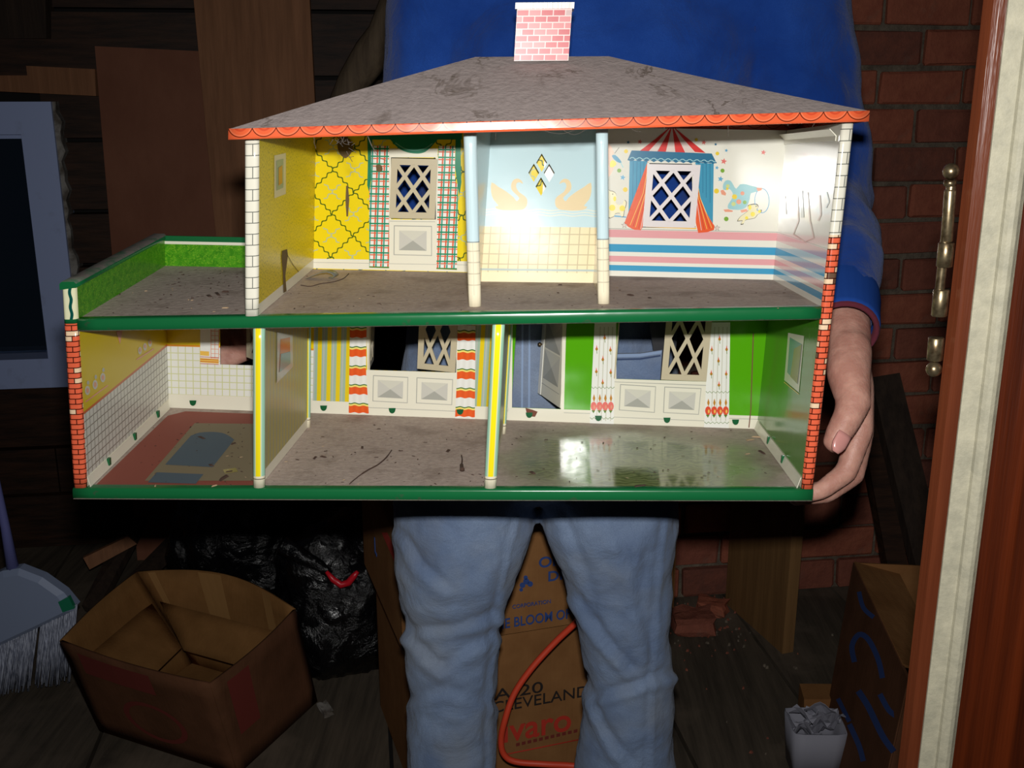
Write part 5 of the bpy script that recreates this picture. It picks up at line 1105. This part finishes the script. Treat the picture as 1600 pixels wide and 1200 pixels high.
# open cardboard box at the front left
zr = .235
bt = {'L': Vector((-.905, 1.945, 0)), 'F': Vector((-.575, 1.80, 0)), 'R': Vector((-.470, 2.06, 0)), 'B': Vector((-.79, 2.21, 0))}
rm = {'L': wpt(95, 1001, Z=zr), 'F': wpt(328, 1068, Z=zr), 'R': wpt(460, 952, Z=zr), 'B': wpt(214, 893, Z=zr)}
box = thing('open_cardboard_box', 'open brown cardboard box with sagging sides on the floor by the broom', 'box', (bt['L'] + bt['R']) / 2)
def wallpanel(name, a, b, parent, m1, m2, bulge=0.0, n=12, lift=0.0):
    cen = sum((rm[k_] for k_ in 'LFRB'), Vector()) / 4
    def fn(u, v):
        p = bt[a].lerp(bt[b], u).lerp(rm[a].lerp(rm[b], u), v); out = ((rm[a] + rm[b]) / 2 - cen); out.z = 0; out.normalize()
        return p + out * (bulge * math.sin(math.pi * u) * v ** 1.5) + Vector((0, 0, lift * math.sin(math.pi * u) * v))
    b_ = MB(); b_.grid(fn, lp(0, 1, n), lp(0, 1, 6), 0, smooth=True); o = build(name, b_, [m1, m2], parent); s2 = o.modifiers.new('thickness', 'SOLIDIFY'); s2.thickness = .006; s2.offset = 0; return o, fn
_, fLF = wallpanel('box_side', 'L', 'F', box, 'cardd', 'cardin', .012); _, fFR = wallpanel('box_side', 'F', 'R', box, 'cardd', 'cardin', .01)
_, fRB = wallpanel('box_side', 'R', 'B', box, 'cardin', 'cardin', .055, lift=.012); _, fBL = wallpanel('box_side', 'B', 'L', box, 'cardin', 'cardin', .01)
b_ = MB(); b_.face([b_.vert(bt[k_] + Vector((0, 0, .006))) for k_ in 'LFRB']); o = build('box_bottom', b_, 'cardin', box); o.modifiers.new('thickness', 'SOLIDIFY').thickness = .005
cen = sum((bt[k_] for k_ in 'LFRB'), Vector()) / 4
def fold_flap(a, b, frac, drop):
    A_, B2 = rm[a].lerp(bt[a], .30), rm[b].lerp(bt[b], .30); cc = cen + Vector((0, 0, zr * .55)); b2 = MB()
    b2.grid(lambda u, v: A_.lerp(B2, .04 + .92 * u).lerp(cc + (A_.lerp(B2, u) - cc) * .35 + Vector((0, 0, -drop)), v * frac), lp(0, 1, 6), lp(0, 1, 4), 0, smooth=True); o2 = build('inner_flap', b2, 'cardin', box); o2.modifiers.new('thickness', 'SOLIDIFY').thickness = .004
fold_flap('L', 'F', .75, .04); fold_flap('B', 'L', .8, .05); fold_flap('R', 'B', .8, .06)
def strips(name, fn, quads, m_, off):
    b_ = MB()
    for (u0, u1, v0, v1) in quads: b_.grid(lambda u, v: fn(u, v) + off, lp(u0, u1, 4), lp(v0, v1, 4), 0)
    return build(name, b_, m_, box)
off1 = Vector((-.5, -1, 0)).normalized() * .0045
strips('red_side_print', fLF, [(.12, .62, .72, .94)], 'cardred', off1); strips('red_side_print', fFR, [(.12, .34, .35, .92)], 'cardred', Vector((.9, -.35, 0)).normalized() * .0045)
b_ = MB(); n = 26
for k_ in range(n):
    t0, t1 = 2 * math.pi * k_ / n, 2 * math.pi * (k_ + 1) / n; P4 = []
    for t, r_ in ((t0, 1), (t1, 1), (t1, .82), (t0, .82)): P4.append(fLF(.52 + .22 * r_ * math.cos(t), .36 + .22 * r_ * math.sin(t)) + off1)
    b_.face([b_.vert(p_) for p_ in P4])
build('red_ring_print', b_, 'cardred', box)
for u0, u1 in ((.18, .24), (.52, .66), (.90, .94)):
    b_ = MB(); b_.grid(lambda u, v: fRB(u, v) + Vector((-.1, -.9, .1)).normalized() * .0055, lp(u0, u1, 3), lp(.15, .99, 5), 0); build('paper_tape', b_, 'tape', box)
# broom
br = thing('broom', 'angled broom with grey blue plastic head and pale bristles standing at the left edge', 'broom', wpt(50, 1075, Z=.0))
BYY = 2.08
def bp(px, py, dy=0): return wpt(px, py, Y=BYY + dy)
b_ = MB(); fr = [bp(*p) for p in [(-30, 905), (8, 888), (34, 884), (70, 898), (104, 922), (122, 944), (118, 950), (60, 978), (0, 1006), (-45, 1030), (-48, 1010)]]
b_.ring_loft([[p_ + Vector((0, dy, 0)) for p_ in [fr[0].lerp(q_, 1) for q_ in fr]] for dy in (-.012, .012)], 0, True, False)
c_ = sum(fr, Vector()) / len(fr); b_.ring_loft([[c_ + (p_ - c_) * .86 + Vector((0, -.019, 0)) for p_ in fr], [p_ + Vector((0, -.012, 0)) for p_ in fr]], 0, True, False); build('broom_head', b_, 'broomp', br)
b_ = MB(); b_.ring_loft([[p_ + Vector((0, -.0205, 0)) for p_ in (bp(97, 934), bp(113, 926), bp(122, 944), bp(104, 950))], [p_ + Vector((0, -.010, 0)) for p_ in (bp(97, 934), bp(113, 926), bp(122, 944), bp(104, 950))]], 0, True, False); build('end_cap', b_, 'tealg', br)
b_ = MB(); b_.tube([bp(20, 888), bp(8, 822), bp(-10, 740), bp(-120, 200), bp(-160, 0)], [.013, .0095, .0095, .0095, .0095], 12); build('handle', b_, 'broomw', br)
b_ = MB()
for k_ in range(150):
    t = rnd.random(); a = bp(-45 + 165 * t, 1026 - 82 * t, rnd.uniform(-.012, .012)); e_ = bp(-60 + 168 * t + rnd.uniform(-4, 4), 1098 - 38 * t + rnd.uniform(-6, 6), rnd.uniform(-.028, .028)); b_.tube([a, a.lerp(e_, .5) + Vector((0, rnd.uniform(-.004, .004), 0)), e_], [.0022, .0022, .0016], 5)
build('bristles', b_, 'bristle', br, kind='stuff')
# black bags
def blob(name, c_, r_, seed, label, amp=.22):
    bm = bmesh.new(); bmesh.ops.create_icosphere(bm, subdivisions=5, radius=1)
    for v in bm.verts:
        d_ = v.co.copy(); f_ = 1 + amp * mnoise.noise(d_ * 1.7 + Vector((seed, 0, 0))) + amp * .42 * abs(mnoise.noise(d_ * 4.2 + Vector((0, seed, 0)))) + .05 * abs(mnoise.noise(Vector((d_.x * 9, d_.y * 9, d_.z * 3)) + Vector((seed, seed, 0))))
        v.co = Vector((d_.x * r_[0], d_.y * r_[1], d_.z * r_[2])) * f_
    zmin = -c_[2] + .004
    for v in bm.verts:
        if v.co.z < zmin: v.co.z = zmin + (v.co.z - zmin) * .02
    for f in bm.faces: f.smooth = True
    me = bpy.data.meshes.new('bag_body'); bm.to_mesh(me); bm.free(); me.materials.append(M['bag'])
    t_ = thing(name, label, 'bag', (c_[0], c_[1], 0)); o = bpy.data.objects.new('bag_body', me); COL.objects.link(o); o.parent = t_; o.location = (0, 0, c_[2]); return t_
cb = wpt(535, 985, Y=2.25); bag = blob('rubbish_bag', (cb.x, cb.y, .165), (.165, .16, .19), 3.1, 'black plastic rubbish bag with red drawstring behind the open box'); 
b_ = MB(); b_.tube([wpt(x_, y_, Y=2.085) for x_, y_ in [(510, 893), (520, 905), (533, 914), (545, 910), (553, 900), (559, 893)]], [.004, .007, .008, .008, .007, .004], 8); build('drawstring', b_, 'redtie', bag)
b_ = MB(); b_.tube([wpt(x_, y_, Y=2.12) for x_, y_ in [(440, 850), (470, 868), (500, 885), (515, 898)]], [.02, .018, .014, .010], 10); build('gathered_neck', b_, 'bag', bag)
cb = wpt(398, 880, Y=2.47); blob('rubbish_bag', (cb.x, cb.y, .22), (.20, .15, .235), 8.7, 'larger black rubbish bag slumped at the back')
# two printed cartons behind the legs
CA = .33; cex = Vector((math.cos(CA), math.sin(CA), 0)); cey = Vector((-math.sin(CA), math.cos(CA), 0)); UPV = Vector((0, 0, 1))
def carton(name, O, w_, d_, z0, z1, label, m_='card'):
    t_ = thing(name, label, 'carton', O + cex * w_ / 2 + cey * d_ / 2 + UPV * z0)
    def pan(nm, a, b, th=.005):
        b_ = MB(); p = [O + cex * x_ + cey * y_ + UPV * z_ for x_, y_, z_ in (a, (b[0], b[1], a[2]), b, (a[0], a[1], b[2]))]; b_.grid(lambda u, v: p[0].lerp(p[1], u).lerp(p[3].lerp(p[2], u), v), lp(0, 1, 4), lp(0, 1, 4), 0); o = build(nm, b_, m_, t_); s2 = o.modifiers.new('thickness', 'SOLIDIFY'); s2.thickness = th; s2.offset = 1; return o
    pan('front_panel', (w_, 0, z0), (0, 0, z1)); pan('side_panel', (0, 0, z0), (0, d_, z1)); pan('side_panel', (w_, d_, z0), (w_, 0, z1)); pan('back_panel', (0, d_, z0), (w_, d_, z1))
    for y0_, y1_ in ((0, d_ / 2 - .002), (d_ / 2 + .002, d_)):
        b_ = MB(); b_.box((0, 0, 0), (1, 1, 1)); b_.v = [tuple(O + cex * (p_[0] * w_) + cey * (y0_ + (y1_ - y0_) * p_[1]) + UPV * (z1 - .004 + .005 * p_[2])) for p_ in b_.v]; build('top_flap', b_, m_, t_)
    return t_
def letters(parent, txt, P0, n_, px, hpx, m_, xdir, name='lettering', bold=0.0, stretch=1.0):
    o_ = ray_plane(px[0], px[1], P0, n_); o2 = ray_plane(px[0], px[1] - hpx, P0, n_); size = (o2 - o_).length / .70
    cu = bpy.data.curves.new('txt', 'FONT'); cu.body = txt; cu.size = size; cu.extrude = .0006; cu.offset = bold * size
    tmp = bpy.data.objects.new('txt', cu); COL.objects.link(tmp); bpy.context.view_layer.update(); me = bpy.data.meshes.new_from_object(tmp.evaluated_get(bpy.context.evaluated_depsgraph_get())); bpy.data.objects.remove(tmp)
    yd = n_.cross(xdir).normalized(); yd = yd if yd.z > 0 else -yd; nn = xdir.cross(yd)
    R_ = Matrix((xdir * stretch, yd, nn)).transposed().to_4x4(); me.transform(Matrix.Translation(o_ - n_ * .0012 - Vector(parent['org'])) @ R_)
    me.materials.append(M[m_]); ob = bpy.data.objects.new(name, me); COL.objects.link(ob); ob.parent = parent; return ob
O1 = wpt(652, 1262, Z=0.0)
zb = ray_plane(780, 986, O1, cey).z
low = carton('printed_carton', O1, .50, .36, 0, zb - .006, 'brown carton with red lettering on the floor behind the legs')
O2 = O1 - cex * .022 - cey * .016
upc = carton('printed_carton', O2, .53, .38, zb, zb + .215, 'upper brown carton with blue lettering stacked behind the legs')
nF = cey.copy()
letters(low, 'A-20', O1, nF, (772, 1094), 17, 'inkblack', cex, stretch=1.5); letters(low, 'CLEVELAND', O1, nF, (768, 1114), 17, 'inkblack', cex, stretch=1.08); letters(low, 'ivaro', O1, nF, (784, 1160), 36, 'inkred', cex, bold=.012, stretch=.98)
b_ = MB(); a, c_ = ray_plane(782, 1180, O1, nF), ray_plane(915, 1153, O1, nF); b_.tube([a - nF * .001, c_ - nF * .001], .0012, 6); build('red_rule', b_, 'inkred', low)
b_ = MB()
for k_ in range(11):                                                     # worn small print, no longer legible
    x_ = 806 + k_ * 9; y_ = 1166 - k_ * 2.1; P9 = [ray_plane(x2, y2, O1, nF) - nF * .001 for x2, y2 in ((x_, y_), (x_ + 6, y_ - 1.4), (x_ + 6, y_ - 6.4), (x_, y_ - 5))]; b_.face([b_.vert(p_) for p_ in P9])
build('worn_small_print', b_, 'cardred', low, kind='stuff')
letters(upc, 'OR', O2, nF, (841, 887), 16, 'inkblue', cex, bold=.015, stretch=1.1); letters(upc, 'DR', O2, nF, (855, 908), 15, 'inkblue', cex, bold=.015, stretch=1.1)
letters(upc, 'CORPORATION', O2, nF, (800, 951), 6, 'inkblue', cex, stretch=.95); letters(upc, 'THE BLOOM OF N', O2, nF, (764, 985), 15, 'inkblue', cex, bold=.01, stretch=.80)
b_ = MB()
for x_, y_, r_ in ((822, 908, 5), (816, 914, 4.5), (828, 912, 4.5), (821, 902, 3.4), (814, 921, 3)):
    P9 = [ray_plane(x_ + r_ * math.cos(t), y_ + r_ * math.sin(t), O2, nF) - nF * .0012 for t in lp(0, 2 * math.pi, 9)[:-1]]; b_.face([b_.vert(p_) for p_ in P9])
build('flower_emblem', b_, 'inkblue', upc)
nS = cex.copy()
letters(upc, 'L', O2, nS, (586, 862), 22, 'inkblue', -cey, bold=.02); b_ = MB()
a = [ray_plane(x_, y_, O2, nS) - nS * .001 for x_, y_ in ((597, 832), (606, 832), (640, 905), (640, 930))]; b_.face([b_.vert(p_) for p_ in a]); build('red_stripe_print', b_, 'inkred', upc)
# orange cord
pts = [(930, 940, 1.70), (905, 968, 1.70), (868, 1003, 1.70), (830, 1045, 1.69), (803, 1085, 1.68), (789, 1125, 1.67), (783, 1155, 1.67), (787, 1178, 1.67), (805, 1190, 1.67), (850, 1194, 1.67), (905, 1198, 1.66), (960, 1215, 1.65)]
P = [wpt(x_, y_, Y=Y_) for x_, y_, Y_ in pts]; b_ = MB(); fine = []
for i in range(len(P) - 1):
    a, b2, c_, d_ = P[max(i - 1, 0)], P[i], P[i + 1], P[min(i + 2, len(P) - 1)]
    for k_ in range(6):
        t = k_ / 6; fine.append(.5 * ((2 * b2) + (c_ - a) * t + (2 * a - 5 * b2 + 4 * c_ - d_) * t * t + (3 * b2 - a - 3 * c_ + d_) * t ** 3))
fine = [wpt(975, 905, Y=1.71), wpt(955, 920, Y=1.70)] + fine; low_z = fine[-1]; fine += [Vector((low_z.x + .06, low_z.y + .02, max(.006, low_z.z - .02))), Vector((low_z.x + .14, low_z.y + .05, .006))]
b_.tube(fine, .0058, 10); tag(build('extension_cord', b_, 'cord', origin=fine[-1]), 'orange extension cord looping between the jeans legs', 'cord')
# plywood, dark planks, right carton, paper bin, rubble
pl0, pl1 = wpt(1133, 942, Z=0), wpt(1222, 1022, Z=0); b_ = MB(); lean = Vector((0, -.01, .47)); tn = (pl1 - pl0).cross(lean).normalized(); tn = tn if tn.x > 0 else -tn
b_.ring_loft([[pl0, pl1, pl1 + lean, pl0 + lean], [q2 + tn * .03 for q2 in (pl0, pl1, pl1 + lean, pl0 + lean)]], 0, True, False); tag(build('plywood_offcut', b_, 'ply', origin=(pl0 + pl1) / 2), 'light plywood offcut standing on edge right of the jeans', 'plywood')
def plank(tl, bl_, w_, th, m_, lab):
    A2, B2 = wpt(*tl[:2], Y=tl[2]), wpt(*bl_, Z=0.0); ax2 = (A2 - B2).normalized(); wd = EX - ax2 * EX.dot(ax2); wd.normalize(); n2 = ax2.cross(wd); n2 = n2 if n2.y > 0 else -n2
    b2 = MB(); q2 = [B2, B2 + wd * w_, A2 + wd * w_, A2]; lift = max(0, -min(p_.z for p_ in q2 + [p_ + n2 * th for p_ in q2])); q2 = [p_ + Vector((0, 0, lift)) for p_ in q2]
    b2.ring_loft([q2, [p_ + n2 * th for p_ in q2]], 0, True, False); tag(build('leaning_plank', b2, m_, origin=B2), lab, 'plank', 'dark leaning planks')
plank((1360, 598, 2.47), (1470, 1060), .075, .03, 'boardd', 'dark plank leaning on the bricks beside the hand')
plank((1342, 650, 2.46), (1415, 1050), .05, .03, 'wallwood', 'narrower dark plank tucked between the hand and the wider plank')
zq = .36
q_ = {'BL': wpt(1335, 879, Z=zq), 'F': wpt(1421, 1062, Z=zq)}
rx_ = thing('blue_printed_carton', 'open carton with blue print beside the door jamb', 'carton', (.80, 1.80, 0))
ax = (q_['F'] - q_['BL']); ax.z = 0; axn = ax.normalized(); side = Vector((-axn.y, axn.x, 0)); side = side if side.x > 0 else -side
BLb, Fb = Vector((q_['BL'].x - .05, q_['BL'].y - .06, 0)), Vector((q_['F'].x - .045, q_['F'].y - .02, 0))
def cpanel(nm, p, m_='cardd', parent=rx_):
    b_ = MB(); b_.grid(lambda u, v: p[0].lerp(p[1], u).lerp(p[3].lerp(p[2], u), v), lp(0, 1, 4), lp(0, 1, 4), 0); o = build(nm, b_, m_, parent); s2 = o.modifiers.new('thickness', 'SOLIDIFY'); s2.thickness = .005; s2.offset = 0; return o
DS = .34
cpanel('side_panel', [BLb, Fb, q_['F'], q_['BL']]); cpanel('back_panel', [BLb, BLb + side * DS, q_['BL'] + side * DS, q_['BL']], 'card'); cpanel('side_panel', [BLb + side * DS, Fb + side * DS, q_['F'] + side * DS, q_['BL'] + side * DS]); cpanel('front_panel', [Fb, Fb + side * DS, q_['F'] + side * DS, q_['F']]); cpanel('bottom_panel', [BLb + UPV * .006, Fb + UPV * .006, Fb + side * DS + UPV * .006, BLb + side * DS + UPV * .006])
cpanel('loose_flap', [q_['BL'], q_['F'].lerp(q_['BL'], .1), q_['F'].lerp(q_['BL'], .22) + side * .10 - UPV * .05, q_['BL'] + side * .09 - UPV * .02], 'card')
nQ = (Fb - BLb).cross(q_['BL'] - BLb).normalized(); nQ = nQ if nQ.dot(BLb - CAM) > 0 else -nQ
def blue_stroke(nm, pts, w_):
    c2 = curve(pts, 4); b_ = MB(); prev = None
    for i, q2 in enumerate(c2):
        a2, d2 = c2[max(i - 1, 0)], c2[min(i + 1, len(c2) - 1)]; L2 = math.hypot(d2[0] - a2[0], d2[1] - a2[1]) or 1; ox, oy = -(d2[1] - a2[1]) / L2 * w_ * 700, (d2[0] - a2[0]) / L2 * w_ * 700
        e2 = [b_.vert(ray_plane(q2[0] + sg * ox, q2[1] + sg * oy, BLb, nQ) - nQ * .0036) for sg in (-1, 1)]
        if prev: b_.face((prev[0], prev[1], e2[1], e2[0]))
        prev = e2
    build(nm, b_, 'inkblue', rx_)
blue_stroke('blue_print', [(1338, 1035), (1334, 1010), (1345, 992), (1360, 1000), (1375, 1030), (1382, 1060)], .006); blue_stroke('blue_print', [(1344, 1080), (1360, 1105), (1382, 1150), (1400, 1175)], .007); blue_stroke('blue_print', [(1345, 925), (1352, 950), (1368, 965)], .005); blue_stroke('blue_print', [(1312, 1092), (1322, 1112), (1330, 1128)], .005); blue_stroke('blue_print', [(1330, 1132), (1345, 1165), (1352, 1190)], .006); blue_stroke('blue_print', [(1378, 1085), (1392, 1110), (1405, 1120)], .006)
# bin of paper
pb = wpt(1274, 1210, Z=0); pbx = thing('paper_filled_box', 'small white box stuffed with crumpled paper by the blue printed carton', 'box', pb)
b_ = MB(); rg = [ering((pb.x, pb.y + .03, z_), rx, rx * .9, 24, 9) for z_, rx in ((0, .046), (.05, .050), (.10, .054))]; b_.ring_loft(rg, 0, False, True); o = build('box_shell', b_, 'paper', pbx); o.modifiers.new('thickness', 'SOLIDIFY').thickness = .003
for k_ in range(5):
    b_ = MB(); c_ = Vector((pb.x + rnd.uniform(-.025, .025), pb.y + .03 + rnd.uniform(-.02, .03), .085 + k_ * .009)); u1 = Vector((rnd.uniform(-1, 1), rnd.uniform(-1, 1), rnd.uniform(.2, .9))).normalized(); v1 = u1.cross(Vector((rnd.random(), rnd.random(), 1))).normalized()
    b_.grid(lambda u, v: c_ + u1 * u + v1 * v + Vector((0, 0, .012 * math.sin(u * 130 + k_) * math.cos(v * 110))), lp(-.035, .035, 6), lp(-.03, .03, 6), 0, smooth=False); o = build('crumpled_sheet', b_, 'paper', pbx); o.modifiers.new('thickness', 'SOLIDIFY').thickness = .0008
b_ = MB(); c_ = wpt(1268, 1100, Z=.05); b_.hexa([c_ + Vector((x_, y_, -.05)) for x_, y_ in ((-.02, -.03), (.05, -.03), (.05, .03), (-.02, .03))], [c_ + Vector((x_, y_, .03)) for x_, y_ in ((-.025, -.03), (.05, -.03), (.055, .03), (-.02, .03))]); tag(build('cardboard_scrap', b_, 'card', origin=c_ - Vector((0, 0, .05))), 'folded cardboard scrap behind the paper filled box', 'cardboard')
def chunk(name, c_, s_, m_, seed, label, cat, group=None):
    bm = bmesh.new(); bmesh.ops.create_cube(bm, size=1); bmesh.ops.subdivide_edges(bm, edges=bm.edges[:], cuts=2, use_grid_fill=True); rr = random.Random(seed)
    for v in bm.verts:
        v.co = Vector((v.co.x * s_[0], v.co.y * s_[1], v.co.z * s_[2])) * (1 + rr.uniform(-.16, .16)); v.co.z += s_[2] * .5
        v.co.z = max(v.co.z, .001)
    bmesh.ops.rotate(bm, cent=(0, 0, 0), matrix=Matrix.Rotation(rr.random() * 3, 3, 'Z'), verts=bm.verts); me = bpy.data.meshes.new(name); bm.to_mesh(me); bm.free(); me.materials.append(M[m_]); o = bpy.data.objects.new(name, me); COL.objects.link(o); o.location = c_; return tag(o, label, cat, group)
chunk('brick_fragment', wpt(1082, 985, Z=.002), (.10, .07, .05), 'brickB', 1, 'broken brick beside the right jeans leg', 'rubble'); chunk('brick_fragment', wpt(1112, 958, Z=.002), (.07, .05, .035), 'brickA', 2, 'smaller broken brick at the foot of the plywood', 'rubble')
chunk('plaster_lump', wpt(508, 1112, Z=.002), (.045, .02, .012), 'plaster', 5, 'small pale plaster lump on the floor between box and carton', 'rubble')
b_ = MB()
for k_ in range(120):
    c_ = wpt(rnd.gauss(1100, 38), rnd.gauss(975, 22), Z=.003) if k_ < 100 else wpt(rnd.uniform(1060, 1330), rnd.uniform(960, 1180), Z=.003); s_ = rnd.uniform(.002, .006); a = rnd.random() * 6
    b_.hexa([c_ + Vector((s_ * math.cos(a + i * 1.57) * (1 if i % 2 else .6), s_ * math.sin(a + i * 1.57) * (1 if i % 2 else .6), -.002)) for i in range(4)], [c_ + Vector((s_ * .6 * math.cos(a + i * 1.57), s_ * .6 * math.sin(a + i * 1.57), s_ * .6)) for i in range(4)], k_ % 2)
tag(build('mortar_crumbs', b_, ['mortar', 'brickB'], origin=wpt(1100, 975, Z=0)), 'mortar and brick crumbs along the foot of the brick wall', 'rubble', None, 'stuff')
